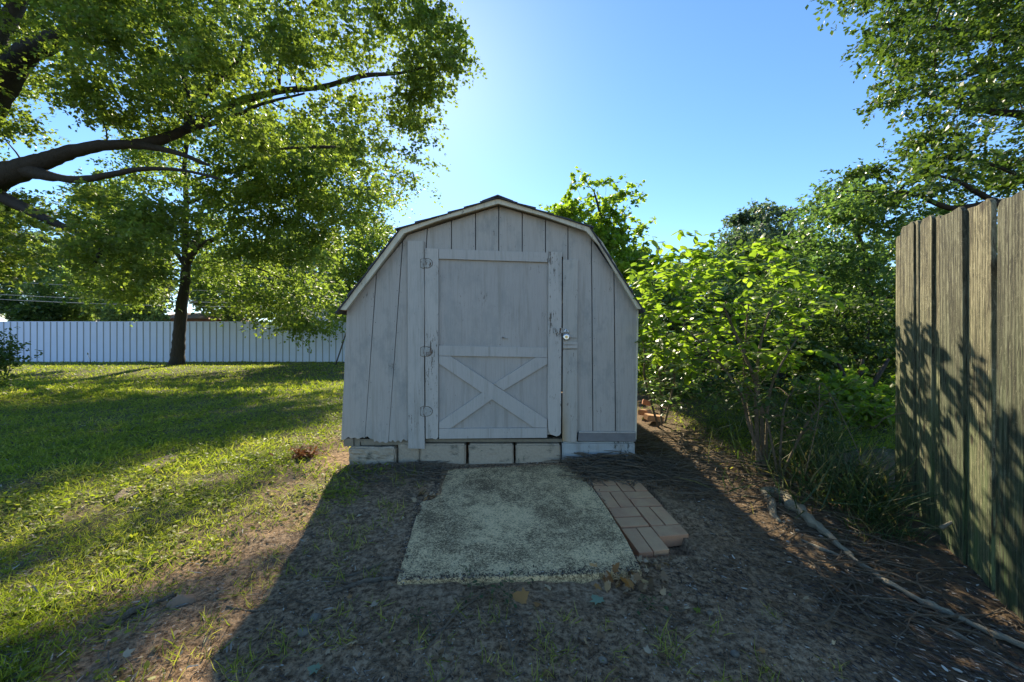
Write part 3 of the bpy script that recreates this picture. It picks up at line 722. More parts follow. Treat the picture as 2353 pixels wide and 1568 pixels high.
# ------------------------------------------------------------------ white fence far left
FD = 17.6
wf = empty('white_fence', (-9, FD, 0.1), 'long white panel fence with thin vertical battens behind the lawn', 'fence')
mb = MB(); x = -32.0; mb.box(-32, 9.0, FD, FD + 0.03, 0.02, 1.92)
mb.build('panel', M['white'], wf)
k = 0; x = -31.9
while x < -2.1:
    mb = MB(); lx = rr.uniform(-.01, .01)
    mb.prism([(x, 0.03), (x + .035, 0.03), (x + .035 + lx, 1.925), (x + lx, 1.925)], FD - 0.018, FD - 0.001); mb.build('batten', M['batten'], wf); x += 0.305
mb = MB(); mb.box(-32, 9.0, FD - 0.001, FD + 0.05, 1.921, 1.95); mb.build('cap_rail', M['white'], wf)
# leaning pole by the fence
p0, p1 = P(771, 829, 15.5), P(786, 794, 15.5); p0.z = gz1(p0.x, p0.y) - .02
mb = MB(); mb.tube([p0, p0 + (p1 - p0) * 1.9], 0.028, 8); tag(mb.build('pole', M['pole'], smooth=True), 'thin dark pole leaning beside the shed in front of the white fence', 'pole')

# ------------------------------------------------------------------ houses behind the fence
def house(px0, px1, ypeak, yeave, d, label, mat, gable=True, rmat='roofgrey', extras=()):
    x0, x1 = fx(px0, d), fx(px1, d); ze, zp = fz(yeave, d), fz(ypeak, d); xm = (x0 + x1) / 2
    r = empty('house', (xm, d, 0.3), label, 'house')
    mb = MB(); dep = 7
    if gable: mb.prism([(x0, 0), (x1, 0), (x1, ze), (xm, zp), (x0, ze)], d, d + dep)
    else: mb.box(x0, x1, d, d + dep, 0, ze)
    mb.build('wall', M[mat], r)
    mb = MB(); e = .5
    if gable:
        sl = (zp - ze) / (xm - x0)
        for s in (-1, 1):
            xe = xm + s * (xm - x0 + e); a = (xe, ze - sl * e); b_ = (xm, zp)
            mb.prism([(a[0], a[1] + .02), (b_[0], b_[1] + .02), (b_[0], b_[1] + .2), (a[0], a[1] + .16)], d - .4, d + dep + .4)
    else:
        v = [(x0 - e, d - e, ze + .01), (x1 + e, d - e, ze + .01), (x1 + e, d + dep + e, ze + .01), (x0 - e, d + dep + e, ze + .01), (x0 + 1, d + dep / 2, zp), (x1 - 1, d + dep / 2, zp)]
        mb.add(v, [(0, 1, 5, 4), (2, 3, 4, 5), (1, 2, 5), (3, 0, 4), (3, 2, 1, 0)])
    rf = mb.build('roof', M[rmat], r)
    for (a, b_, c, e_, mt, nm) in extras:
        mb = MB(); mb.prism(fp([(a, c), (b_, c), (b_, e_), (a, e_)], d - .05), d - .06, d - .01); mb.build(nm, M[mt], r)
    return r
house(175, 262, 726, 745, 34, 'tan gabled house peeking over the white fence left of the tree trunk', 'tan', True, 'tan', [(209, 219, 735, 742, 'skirt', 'vent'), (224, 230, 730, 739, 'roofgrey', 'window')])
house(310, 455, 712, 733, 30, 'low salmon brick house showing just over the white fence behind the tree', 'orange', False, 'orange')
house(60, 152, 729, 733, 38, 'cream house with grey chimney just over the left end of the white fence', 'cream', False, 'roofgrey', [(134, 150, 726, 745, 'roofgrey', 'chimney')])
hb = house(690, 745, 690, 706, 27, 'white lap-sided house behind the fence between tree and shed', 'bluewhite', False, 'roofgrey')
for k in range(9):
    mb = MB(); z = 1.0 + k * .3; mb.box(fx(690, 27) - .01, fx(745, 27) + .01, 26.93, 26.985, z, z + .03); mb.build('siding_lap', M['roofgrey'], hb)

# power lines
for i, (a_, b_, lab) in enumerate([((-200, 632), (700, 672), 'uppermost of the power lines crossing above the white fence'), ((-200, 664), (700, 697), 'middle of the power lines crossing above the white fence'), ((-200, 676), (700, 706), 'lowest of the power lines crossing above the white fence')]):
    p, q = P(*a_, 19.0 + i * .3), P(*b_, 19.0 + i * .3); pts = []
    for k in range(17):
        t_ = k / 16; v = p.lerp(q, t_); v.z -= 0.35 * 4 * t_ * (1 - t_) * .5; pts.append(v)
    mb = MB(); mb.tube(pts, 0.017, 5); tag(mb.build('power_line', M['wire']), lab, 'power line', 'power lines')

# ------------------------------------------------------------------ foliage machinery
def in_poly(px, py, poly):
    r = np.zeros(len(px), bool); n = len(poly)
    for i in range(n):
        x0, y0 = poly[i]; x1, y1 = poly[(i + 1) % n]
        if y0 == y1: continue
        c = ((y0 > py) != (y1 > py)) & (px < (x1 - x0) * (py - y0) / (y1 - y0) + x0); r ^= c
    return r
def edge_dist(px, py, poly):
    d = np.full(len(px), 1e9); n = len(poly)
    for i in range(n):
        a = np.array(poly[i], float); b = np.array(poly[(i + 1) % n], float); ab = b - a
        t = np.clip(((px - a[0]) * ab[0] + (py - a[1]) * ab[1]) / (ab @ ab), 0, 1)
        d = np.minimum(d, np.hypot(px - a[0] - t * ab[0], py - a[1] - t * ab[1]))
    return d
def crown_clumps(poly, dc, Rd, n, seed=0, thresh=0.42, nsc=0.6, edge=70, zmin=0.25):
    g = np.random.default_rng(seed); P_ = np.array(poly, float); lo, hi = P_.min(0), P_.max(0); out = []; tot = 0
    while tot < n:
        px = g.uniform(lo[0], hi[0], 4000); py = g.uniform(lo[1], hi[1], 4000)
        m = in_poly(px, py, poly); px, py = px[m], py[m]
        if not len(px): continue
        e = np.clip(edge_dist(px, py, poly) / edge, 0.04, 1) ** 0.5
        d = dc + g.uniform(-1, 1, len(px)) * Rd * e
        w = np.stack([(px - CX) / F0 * d, d, H + (CY - py) / F0 * d], -1)
        k = (vnoise(w * nsc, seed + 1) * .65 + vnoise(w * nsc * 2.3, seed + 2) * .35 > thresh) & (w[:, 2] > zmin)
        out.append(w[k]); tot += k.sum()
    return np.concatenate(out)[:n]

LT_Q = (np.array([(0, 0, 0), (0.34, 0.42, -0.10), (0, 1.0, -0.02), (-0.34, 0.42, -0.10)]), np.array([(0, 1, 2, 3)]))
# lobed leaf: five points, as two quads and two more
LT_LOBE = (np.array([(0, 0, 0), (.30, .12, -.05), (.52, .55, -.12), (.22, .55, -.03), (0, 1.0, -.06), (-.22, .55, -.03), (-.52, .55, -.12), (-.30, .12, -.05)]),
           np.array([(0, 1, 2, 3), (0, 3, 4, 5), (0, 5, 6, 7)]))
LT_OVAL = (np.array([(0, 0, 0), (.22, .14, -.03), (.31, .45, -.07), (.20, .78, -.06), (0, 1, -.10), (-.20, .78, -.06), (-.31, .45, -.07), (-.22, .14, -.03), (0, .30, .02), (0, .65, .01)]),
           np.array([(0, 1, 2, 8), (8, 2, 3, 9), (9, 3, 4, 5), (9, 5, 6, 8), (8, 6, 7, 0)]))
LT_OVAL[0][:, 2] += 0
LT_CHIP = (np.array([(0, 0, 0), (.18, .3, .02), (.14, .8, 0), (0, 1, .03), (-.15, .7, 0), (-.16, .2, .02)]), np.array([(0, 1, 2, 3), (0, 3, 4, 5)]))

def place(tpl, pos, dirv, nrm, size, tint):
    """instances of a leaf template: y axis along dirv, z along nrm"""
    tv, tf = tpl; N = len(pos)
    y = dirv / np.maximum(np.linalg.norm(dirv, axis=1, keepdims=True), 1e-9)
    x = np.cross(y, nrm); x /= np.maximum(np.linalg.norm(x, axis=1, keepdims=True), 1e-9)
    z = np.cross(x, y)
    s = np.asarray(size).reshape(-1, 1, 1)
    V = pos[:, None, :] + s * (tv[None, :, 0:1] * x[:, None] + tv[None, :, 1:2] * y[:, None] + tv[None, :, 2:3] * z[:, None])
    k = len(tv); Fc = tf[None] + (np.arange(N) * k)[:, None, None]
    return V.reshape(-1, 3), Fc.reshape(-1, tf.shape[1]), np.repeat(tint, k)

def foliage(cl, n_spray, n_leaf, rad, size, seed, flat=0.5, tpl=LT_Q, droop=0.15, tb=0.0, cull=None, hang=0.5):
    g = np.random.default_rng(seed); N = len(cl)
    c = np.repeat(cl, n_spray, 0); M_ = len(c)
    sd = g.normal(size=(M_, 3)); sd[:, 2] *= flat; sd /= np.linalg.norm(sd, axis=1, keepdims=True)
    L_ = rad * g.uniform(.5, 1.15, M_)
    start = c + g.normal(size=(M_, 3)) * rad * 0.18 * np.array([1, 1, flat])
    t_ = g.uniform(0.15, 1, (M_, n_leaf))
    pos = start[:, None] + sd[:, None] * (L_[:, None] * t_)[..., None]
    pos[..., 2] -= droop * L_[:, None] * t_ ** 2
    pos += g.normal(size=pos.shape) * rad * 0.055
    pos = pos.reshape(-1, 3); K = len(pos)
    dv = np.repeat(sd, n_leaf, 0) * .6 + g.normal(size=(K, 3)) * .6; dv[:, 2] -= hang * .5
    nr = g.normal(size=(K, 3)) * .55 + np.array([0, 0, 1.0])
    ct = np.repeat(g.uniform(0, 1, N), n_spray * n_leaf) * .4
    tint = np.clip(ct + g.uniform(0, .6, K) + tb, 0, 1)
    sz = size * g.uniform(.65, 1.25, K)
    if cull is not None:
        k = cull(pos, g); pos, dv, nr, tint, sz = pos[k], dv[k], nr[k], tint[k], sz[k]
    return place(tpl, pos, dv, nr, sz, tint)

def merge(parts):
    V, F_, T = [], [], []; b = 0
    for v, f, t in parts: V.append(v); F_.append(f + b); T.append(t); b += len(v)
    return np.concatenate(V), np.concatenate(F_), np.concatenate(T)

def twigs_to(mb, nodes, cl, r0=0.03, wob=0.12, seed=0, n=4):
    """grow a twig from the nearest branch node to every clump; new twigs become nodes"""
    g = random.Random(seed); N = [Vector(a) for a, _ in nodes]; RR = [b for _, b in nodes]
    arr = np.array([tuple(a) for a in N]); order = []
    cl = [Vector(c) for c in cl]
    dist = [min((c - a).length for a in N) for c in cl]
    for i in sorted(range(len(cl)), key=lambda k: dist[k]):
        c = cl[i]; d2 = ((arr - np.array(c)) ** 2).sum(1)
        # prefer nodes below the clump
        j = int(np.argmin(d2 + np.maximum(0, arr[:, 2] - c.z) * 1.5)); a = Vector(arr[j]); L_ = (c - a).length
        if L_ < 0.12: continue
        ra = min(RR[j] * 0.7, r0 * (0.4 + L_ * .35)); rb = max(0.004, ra * 0.35)
        k = max(3, min(7, int(L_ / .35) + 2)); pts = []
        side = Vector((g.uniform(-1, 1), g.uniform(-1, 1), g.uniform(-.2, 1))) * wob * L_
        for q in range(k):
            t_ = q / (k - 1); p = a.lerp(c, t_) + side * math.sin(t_ * math.pi) + Vector((g.uniform(-1, 1), g.uniform(-1, 1), g.uniform(-1, 1))) * wob * .25 * L_ * math.sin(t_ * math.pi)
            pts.append(p)
        rads = [ra + (rb - ra) * q / (k - 1) for q in range(k)]
        mb.tube(pts, rads, n, cap=False)
        arr = np.vstack([arr, [tuple(p) for p in pts[1:]]]); RR += rads[1:]

def limb(mb, nodes, ctrl, n=9, sub=5, jit=0.04, seed=1):
    """ctrl: list of (Vector, radius); smooth Catmull-Rom tube"""
    g = random.Random(seed); P_ = [c[0] for c in ctrl]; r_ = [c[1] for c in ctrl]; pts = []; rad = []
    for i in range(len(P_) - 1):
        p0, p1, p2, p3 = P_[max(i - 1, 0)], P_[i], P_[i + 1], P_[min(i + 2, len(P_) - 1)]
        for q in range(sub):
            t_ = q / sub
            v = 0.5 * ((2 * p1) + (-p0 + p2) * t_ + (2 * p0 - 5 * p1 + 4 * p2 - p3) * t_ ** 2 + (-p0 + 3 * p1 - 3 * p2 + p3) * t_ ** 3)
            rr_ = r_[i] + (r_[i + 1] - r_[i]) * t_
            pts.append(v + Vector((g.uniform(-1, 1), g.uniform(-1, 1), g.uniform(-1, 1))) * rr_ * jit * 2); rad.append(rr_ * (1 + g.uniform(-1, 1) * jit))
    pts.append(P_[-1]); rad.append(r_[-1]); mb.tube(pts, rad, n)
    for p, r1 in list(zip(pts, rad))[1:]: nodes.append((p, r1))

def sun_lit_want(x, y):                          # how much sun reaches this spot of the lawn in the photo
    d = np.maximum(y, .3); px = CX + F0 * x / d; py = CY + F0 * 1.1 / d
    w = sstep(-70, 60, py - (1195 - 0.37 * px) + (fbm(x, y * .6, 0.9, 41, 3) - .5) * 160)
    far = 0.7 * sstep(905, 885, py) * sstep(835, 850, py) * (fbm(x, y, .5, 43, 3) > .5)
    return np.maximum(w * (px < 1000), far)
def sun_cull(pos, g, power=0.9):
    t_ = pos[:, 2] / sund.z; gx = pos[:, 0] - sund.x * t_; gy = pos[:, 1] - sund.y * t_
    ok = (gy > .9)
    w = sun_lit_want(gx, gy) * ok
    streak = vnoise(np.stack([gx * 1.5 - gy * 1.1, gy * .35 + gx * .2, 0 * gx], -1), 51)
    sl_ = (gx + 1.55) * .98 + (gy - 3.28) * .21
    w = np.maximum(w * np.where(streak > .33, .95, .25), .5 * (sl_ > -.9) * (sl_ < .4) * (gy < 6) * (gy > 2.1))
    return g.uniform(0, 1, len(pos)) > w * power
TD = [0]
def tree(name, label, cat, base, limbs, clumps, leafmat, barkmat, spray, size, group=None, tpl=LT_Q, cull=None, twig=0.03, seed=0, tb=0, flat=.5, droop=.15, twiglimit=450, hang=.5, skip=.45):
    r = empty(name, base, label, cat, group)
    mb = MB(); nodes = []
    for k, ctrl in enumerate(limbs): limb(mb, nodes, ctrl, n=10 if k == 0 else 7, seed=seed + k)
    nodes = nodes[int(len(limbs[0]) * 5 * skip):]
    if len(clumps):
        cl = clumps
        twigs_to(mb, nodes, cl[:twiglimit], twig, seed=seed)
    tr = mb.build('trunk', M[barkmat], r, smooth=True)
    V, F_, T = foliage(clumps, spray[0], spray[1], spray[2], size, seed + 5, flat=flat, tpl=tpl, cull=cull, tb=tb, droop=droop, hang=hang)
    V = V - np.array(base)
    cr = mesh_np('crown', V, F_, [M[leafmat]], r, T)
    TD[0] += len(F_)
    return r

# ------------------------------------------------------------------ trees of the lawn side
def L3(lst): return [(P(a, b, d), r) for a, b, d, r in lst]
# big maple whose trunk stands left of the view
maple_poly = [(-260, -330), (860, -330), (975, -20), (1040, 70), (1066, 130), (1022, 185), (962, 245), (905, 232), (985, 290), (1012, 372), (965, 442), (880, 430), (760, 390), (600, 340), (420, 318), (330, 325), (240, 300), (170, 300), (110, 330), (60, 310), (-260, 320)]
low_poly = [(-260, 440), (40, 440), (120, 452), (200, 440), (300, 455), (420, 470), (450, 560), (330, 640), (240, 610), (180, 650), (60, 630), (-260, 640)]
c1 = crown_clumps(maple_poly, 9.2, 2.4, 720, 101, .43, .55)
c2 = crown_clumps(low_poly, 9.0, 1.8, 115, 102, .40, .6)
hole = [(150, 300), (240, 290), (300, 320), (330, 330), (260, 345), (170, 345), (120, 350)]
hole2 = [(110, 365), (260, 345), (280, 380), (330, 385), (240, 405), (150, 402)]
def drop(cl, polys):
    px = CX + F0 * cl[:, 0] / cl[:, 1]; py = CY - F0 * (cl[:, 2] - H) / cl[:, 1]
    k = np.ones(len(cl), bool)
    for q in polys: k &= ~in_poly(px, py, q)
    return cl[k]
cm = drop(np.concatenate([c1, c2]), [hole, hole2])
def dropfront(cl, lines, dmax, keep=.0, seed=5):   # thins the clumps on the viewer's side of a limb
    px = CX + F0 * cl[:, 0] / cl[:, 1]; py = CY - F0 * (cl[:, 2] - H) / cl[:, 1]; g = np.random.default_rng(seed)
    k = np.ones(len(cl), bool)
    for ln, w in lines:
        for a, b in zip(ln, ln[1:]):
            a = np.array(a, float); b = np.array(b, float); ab = b - a; t = np.clip(((px - a[0]) * ab[0] + (py - a[1]) * ab[1]) / (ab @ ab), 0, 1)
            k &= ~((np.hypot(px - a[0] - t * ab[0], py - a[1] - t * ab[1]) < w) & (cl[:, 1] < dmax) & (g.uniform(0, 1, len(cl)) > keep))
    return cl[k]
cm = dropfront(cm, [([(-60, 270), (10, 185), (60, 125), (115, 95)], 60), ([(-10, 100), (40, 10), (90, -90)], 60), ([(0, 405), (150, 352), (250, 333)], 60), ([(430, 295), (520, 245), (650, 208), (830, 175)], 30), ([(430, 295), (440, 250), (545, 140)], 40), ([(440, 250), (390, 100)], 25)], 9.3, .2)
tb_ = P(-330, 835, 9.2); tb_.z = gz1(tb_.x, tb_.y) - .1
tv_ = [(tb_, .62), (tb_ + Vector((.1, 0, 1.5)), .5), (tb_ + Vector((.4, 0, 3.4)), .47), (tb_ + Vector((.3, .2, 6)), .36), (tb_ + Vector((.9, .5, 9)), .22), (tb_ + Vector((2, .5, 11.5)), .1)]
l1 = [(tb_ + Vector((.3, 0, 3.2)), .42)] + L3([(-120, 455, 9.2, .40), (0, 405, 9.0, .28), (90, 375, 8.9, .19), (150, 352, 8.9, .15), (230, 335, 8.8, .12), (310, 333, 8.8, .09), (400, 350, 8.7, .06), (480, 380, 8.7, .03)])
l2 = L3([(60, 390, 8.95, .2), (130, 408, 8.8, .09), (185, 413, 8.7, .08), (250, 402, 8.6, .065), (330, 388, 8.5, .05), (420, 392, 8.4, .03), (500, 410, 8.2, .03)])
l3 = [(tb_ + Vector((.3, .1, 4.6)), .36)] + L3([(-60, 270, 9.3, .34), (10, 185, 9.2, .27), (60, 125, 9.2, .22), (115, 95, 9.1, .2), (200, 50, 9.0, .13), (330, -30, 9, .07)])
l4 = L3([(-40, 235, 9.4, .25), (-10, 100, 9.6, .2), (40, 10, 9.8, .15), (90, -90, 9.9, .1)])
l5 = L3([(310, 333, 8.8, .12), (370, 320, 9.0, .115), (430, 295, 9.2, .09), (520, 245, 9.2, .085), (590, 222, 9.1, .08), (650, 208, 9.0, .07), (740, 200, 9.0, .055), (830, 175, 8.9, .055), (920, 168, 8.8, .03), (990, 150, 8.7, .015)])
l6 = L3([(430, 295, 9.2, .08), (440, 250, 9.2, .07), (500, 190, 9.2, .055), (545, 140, 9.1, .04), (560, 90, 9.0, .025)])
l7 = L3([(440, 250, 9.2, .06), (420, 170, 9.4, .05), (390, 100, 9.5, .035), (380, 20, 9.6, .02)])
l8 = L3([(640, 210, 9.0, .05), (645, 120, 9.0, .035), (650, 40, 9.0, .02)])
l9 = L3([(430, 300, 9.1, .06), (520, 275, 8.8, .05), (600, 240, 8.7, .035), (700, 215, 8.6, .02)])
l10 = L3([(600, 345, 8.6, .03), (700, 338, 8.5, .035), (790, 340, 8.4, .03), (850, 350, 8.4, .015)])
l11 = L3([(-60, 420, 9.2, .2), (100, 500, 9.0, .1), (200, 545, 8.9, .06), (235, 560, 8.8, .05), (215, 610, 8.8, .03)])
tree('maple_tree', 'big spreading maple tree reaching in from the left edge with thick dark limbs', 'tree', tb_, [tv_, l1, l2, l3, l4, l5, l6, l7, l8, l9, l10, l11], cm, 'leaf_maple', 'bark', (14, 17, .66), .082, seed=10, tpl=LT_LOBE, cull=lambda p, g: sun_cull(p, g, 1), twiglimit=520)

# the walnut-like tree in front of the fence
wpoly = [(225, 560), (170, 470), (240, 400), (330, 330), (440, 250), (640, 270), (760, 300), (900, 380), (960, 400), (930, 450), (870, 480), (895, 545), (870, 600), (815, 640), (800, 740), (735, 755), (690, 770), (640, 735), (560, 720), (500, 705), (440, 650), (400, 670), (330, 690), (255, 718), (215, 680), (180, 640)]
c = crown_clumps(wpoly, 14.2, 3.2, 500, 111, .45, .45)
c = dropfront(c, [([(411, 780), (424, 660), (428, 560)], 75), ([(428, 560), (426, 380)], 40), ([(430, 605), (500, 545)], 25)], 15.4, .1)
wb = P(405, 843, 15.2); wb.z = gz1(wb.x, wb.y) - .1
w0 = [(wb, .33), (P(407, 832, 15.2), .25)] + L3([(409, 810, 15.2, .215), (411, 780, 15.2, .205), (416, 720, 15.2, .19), (424, 660, 15.2, .165), (428, 600, 15.2, .145), (426, 540, 15.2, .11), (428, 460, 15.2, .09), (424, 380, 15.1, .075), (432, 310, 15, .09), (445, 240, 15, .05)])
w1 = L3([(430, 605, 15.2, .13), (445, 580, 15.1, .12), (460, 565, 15, .11), (500, 545, 14.9, .08), (540, 520, 14.8, .05), (600, 500, 14.6, .03)])
w2 = L3([(427, 590, 15.2, .1), (455, 540, 15.3, .1), (460, 500, 15.4, .08), (470, 460, 15.5, .05)])
w3 = L3([(424, 610, 15.2, .09), (395, 570, 15, .06), (350, 530, 14.8, .04), (290, 520, 14.6, .02)])
w4 = L3([(430, 602, 15.2, .05), (520, 608, 14.8, .045), (600, 620, 14.5, .03), (680, 660, 14, .02)])
w5 = L3([(426, 420, 15.2, .08), (500, 400, 14.9, .07), (600, 390, 14.6, .05), (700, 430, 14.3, .03)])
w6 = L3([(425, 470, 15.2, .07), (520, 440, 14.9, .06), (640, 470, 14.6, .045), (760, 540, 14.2, .02)])
tree('walnut_tree', 'slender dark-trunked tree standing on the lawn before the white fence', 'tree', wb, [w0, w1, w2, w3, w4, w5, w6], c, 'leaf_walnut', 'bark2', (15, 15, .85), .12, seed=30, cull=lambda p, g: sun_cull(p, g, 1), twiglimit=460, flat=.4, droop=.25, twig=.035)

# trees beyond the white fence
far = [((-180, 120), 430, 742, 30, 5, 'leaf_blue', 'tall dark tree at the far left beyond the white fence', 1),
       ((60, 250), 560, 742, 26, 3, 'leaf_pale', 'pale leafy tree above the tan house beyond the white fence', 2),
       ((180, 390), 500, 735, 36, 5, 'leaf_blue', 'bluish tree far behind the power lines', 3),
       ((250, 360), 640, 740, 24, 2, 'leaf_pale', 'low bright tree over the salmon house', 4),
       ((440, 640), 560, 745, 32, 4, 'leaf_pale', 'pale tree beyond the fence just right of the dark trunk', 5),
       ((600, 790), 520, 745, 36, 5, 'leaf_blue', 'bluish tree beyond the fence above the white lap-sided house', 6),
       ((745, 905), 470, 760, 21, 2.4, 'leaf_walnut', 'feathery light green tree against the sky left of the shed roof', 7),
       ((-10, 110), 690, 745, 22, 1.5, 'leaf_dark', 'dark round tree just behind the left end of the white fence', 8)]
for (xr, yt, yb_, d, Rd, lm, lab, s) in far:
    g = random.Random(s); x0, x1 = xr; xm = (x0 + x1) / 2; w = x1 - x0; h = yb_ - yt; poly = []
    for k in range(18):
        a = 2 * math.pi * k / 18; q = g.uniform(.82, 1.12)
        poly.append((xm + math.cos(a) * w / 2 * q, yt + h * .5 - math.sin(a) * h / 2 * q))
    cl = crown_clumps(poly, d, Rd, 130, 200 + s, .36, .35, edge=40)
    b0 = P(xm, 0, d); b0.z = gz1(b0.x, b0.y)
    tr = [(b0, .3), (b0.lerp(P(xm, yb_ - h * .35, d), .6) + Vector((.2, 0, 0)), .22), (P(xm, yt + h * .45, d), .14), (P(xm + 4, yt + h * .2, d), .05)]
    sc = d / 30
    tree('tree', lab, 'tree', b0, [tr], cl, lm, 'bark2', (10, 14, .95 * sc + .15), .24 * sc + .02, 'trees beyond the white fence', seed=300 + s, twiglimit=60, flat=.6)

# ------------------------------------------------------------------ right side trees
sap = [(1285, 500), (1305, 440), (1335, 400), (1350, 400), (1362, 430), (1385, 408), (1402, 440), (1450, 432), (1466, 436), (1440, 462), (1420, 490), (1440, 508), (1488, 500), (1480, 520), (1445, 535), (1430, 560), (1400, 570), (1340, 545)]
cs = crown_clumps(sap, 8.6, .6, 40, 401, .42, 1.2, edge=30)
low = [(1340, 520), (1430, 540), (1480, 575), (1520, 620), (1500, 700), (1495, 900), (1420, 860), (1340, 700)]
cs2 = crown_clumps(low, 8.2, .9, 100, 402, .30, .9, edge=40)
b0 = P(1400, 0, 8.5); b0.z = gz1(b0.x, b0.y)
tree('sapling_tree', 'bright young tree rising behind the right slope of the shed roof', 'tree', b0, [[(b0, .09), (P(1402, 760, 8.5), .075), (P(1398, 620, 8.5), .06), (P(1385, 520, 8.6), .04), (P(1365, 440, 8.6), .015)], L3([(1398, 620, 8.5, .04), (1420, 560, 8.5, .03), (1445, 520, 8.5, .015)])],
     np.concatenate([cs, cs2]), 'leaf_bright', 'bark2', (7, 11, .40), .105, seed=410, tpl=LT_LOBE)
dk = [(1640, 570), (1655, 520), (1690, 488), (1745, 466), (1775, 480), (1800, 476), (1838, 500), (1850, 560), (1840, 700), (1620, 700)]
cl = crown_clumps(dk, 25, 3, 150, 420, .40, .3, edge=40); b0 = P(1745, 0, 25); b0.z = gz1(b0.x, b0.y)
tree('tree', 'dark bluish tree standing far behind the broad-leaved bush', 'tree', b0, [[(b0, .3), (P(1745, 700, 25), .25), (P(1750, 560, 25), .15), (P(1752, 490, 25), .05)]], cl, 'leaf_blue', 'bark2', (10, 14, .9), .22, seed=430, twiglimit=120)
fm = [(1790, 620), (1835, 520), (1865, 480), (1910, 430), (1990, 400), (2080, 440), (2200, 480), (2330, 520), (2330, 800), (2200, 900), (2000, 905), (1880, 870), (1780, 800), (1760, 700)]
cl = crown_clumps(fm, 8.6, 1.9, 300, 440, .36, .6, edge=60); b0 = P(2010, 0, 8.8); b0.z = gz1(b0.x, b0.y)
tree('honeysuckle_tree', 'dense glossy pale-green tree filling the gap between bush and board fence', 'tree', b0, [[(b0, .14), (P(2005, 760, 8.8), .11), (P(1990, 620, 8.7), .08), (P(1960, 500, 8.5), .03)], L3([(2000, 740, 8.8, .07), (2080, 640, 8.6, .05), (2160, 560, 8.5, .03)]), L3([(2000, 780, 8.8, .07), (1920, 680, 8.6, .05), (1870, 600, 8.5, .03)])],
     cl, 'leaf_gloss', 'bark2', (14, 15, .52), .085, seed=450, twiglimit=250)
ov = [(1935, -60), (1948, 10), (2000, 60), (2006, 125), (2060, 165), (2010, 215), (2032, 268), (2080, 240), (2130, 262), (2108, 315), (2060, 335), (1995, 352), (1915, 425), (1900, 442), (1960, 462), (2080, 470), (2180, 486), (2353, 455), (2700, 480), (2800, -300), (1980, -330)]
cl = crown_clumps(ov, 7.6, 2.0, 430, 460, .40, .62, edge=60)
gap = [(2190, 330), (2260, 300), (2353, 290), (2353, 335), (2280, 345), (2210, 352)]
cl = drop(cl, [gap])
b0 = P(2640, 0, 7.2); b0.z = gz1(b0.x, b0.y)
o1 = [(b0, .36), (b0 + Vector((0, 0, 1.5)), .3), (b0 + Vector((-.1, 0, 3.0)), .27), (P(2640, 120, 7.2), .2), (P(2600, -150, 7.4), .1)]
o2 = [(b0 + Vector((0, 0, 2.6)), .14)] + L3([(2480, 470, 7.2, .11), (2353, 462, 7.2, .085), (2270, 470, 7.2, .075), (2180, 478, 7.2, .05), (2110, 450, 7.2, .035), (2030, 440, 7.2, .02), (1930, 440, 7.1, .01)])
o3 = L3([(2290, 466, 7.2, .055), (2240, 440, 7.3, .045), (2190, 412, 7.3, .03), (2120, 400, 7.3, .018)])
o4 = L3([(2640, 300, 7.2, .14), (2480, 290, 7.2, .1), (2353, 265, 7.2, .07), (2230, 250, 7.2, .045), (2130, 215, 7.2, .02)])
o5 = L3([(2640, 150, 7.2, .12), (2480, 110, 7.2, .09), (2300, 90, 7.3, .06), (2120, 60, 7.3, .025)])
o6 = L3([(2400, 455, 7.2, .05), (2330, 400, 7.1, .035), (2250, 370, 7.1, .025), (2150, 350, 7.1, .012)])
tree('elm_tree', 'tall leafy tree overhanging the board fence at the upper right', 'tree', b0, [o1, o2, o3, o4, o5, o6], cl, 'leaf_elm', 'bark2', (15, 14, .55), .085, seed=470, twiglimit=420, flat=.35, tb=.15)

# dark understorey behind the bush and beside the shed
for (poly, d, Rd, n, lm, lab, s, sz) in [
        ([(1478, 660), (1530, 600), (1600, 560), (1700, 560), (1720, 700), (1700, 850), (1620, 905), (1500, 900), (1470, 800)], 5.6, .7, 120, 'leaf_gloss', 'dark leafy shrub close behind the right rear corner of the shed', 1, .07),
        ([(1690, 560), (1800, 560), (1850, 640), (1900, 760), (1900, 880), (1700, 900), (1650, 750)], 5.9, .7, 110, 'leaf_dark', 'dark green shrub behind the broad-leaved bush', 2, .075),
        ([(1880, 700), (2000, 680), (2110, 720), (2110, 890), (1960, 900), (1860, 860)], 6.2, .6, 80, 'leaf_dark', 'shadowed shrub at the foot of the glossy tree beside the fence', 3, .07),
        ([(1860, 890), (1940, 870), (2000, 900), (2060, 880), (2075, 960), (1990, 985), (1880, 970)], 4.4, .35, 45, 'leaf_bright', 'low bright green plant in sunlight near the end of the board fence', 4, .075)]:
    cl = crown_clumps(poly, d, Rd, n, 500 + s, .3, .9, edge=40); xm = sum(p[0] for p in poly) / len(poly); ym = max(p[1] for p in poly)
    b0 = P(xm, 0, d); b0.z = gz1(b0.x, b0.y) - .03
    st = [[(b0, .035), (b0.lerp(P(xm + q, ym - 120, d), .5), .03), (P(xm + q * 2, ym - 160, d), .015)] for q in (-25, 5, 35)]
    tree('shrub', lab, 'shrub', b0, st, cl, lm, 'bark2', (9, 11, .3), sz, 'shrubs behind the shed', seed=520 + s, tpl=LT_OVAL if s == 4 else LT_Q, twiglimit=80)
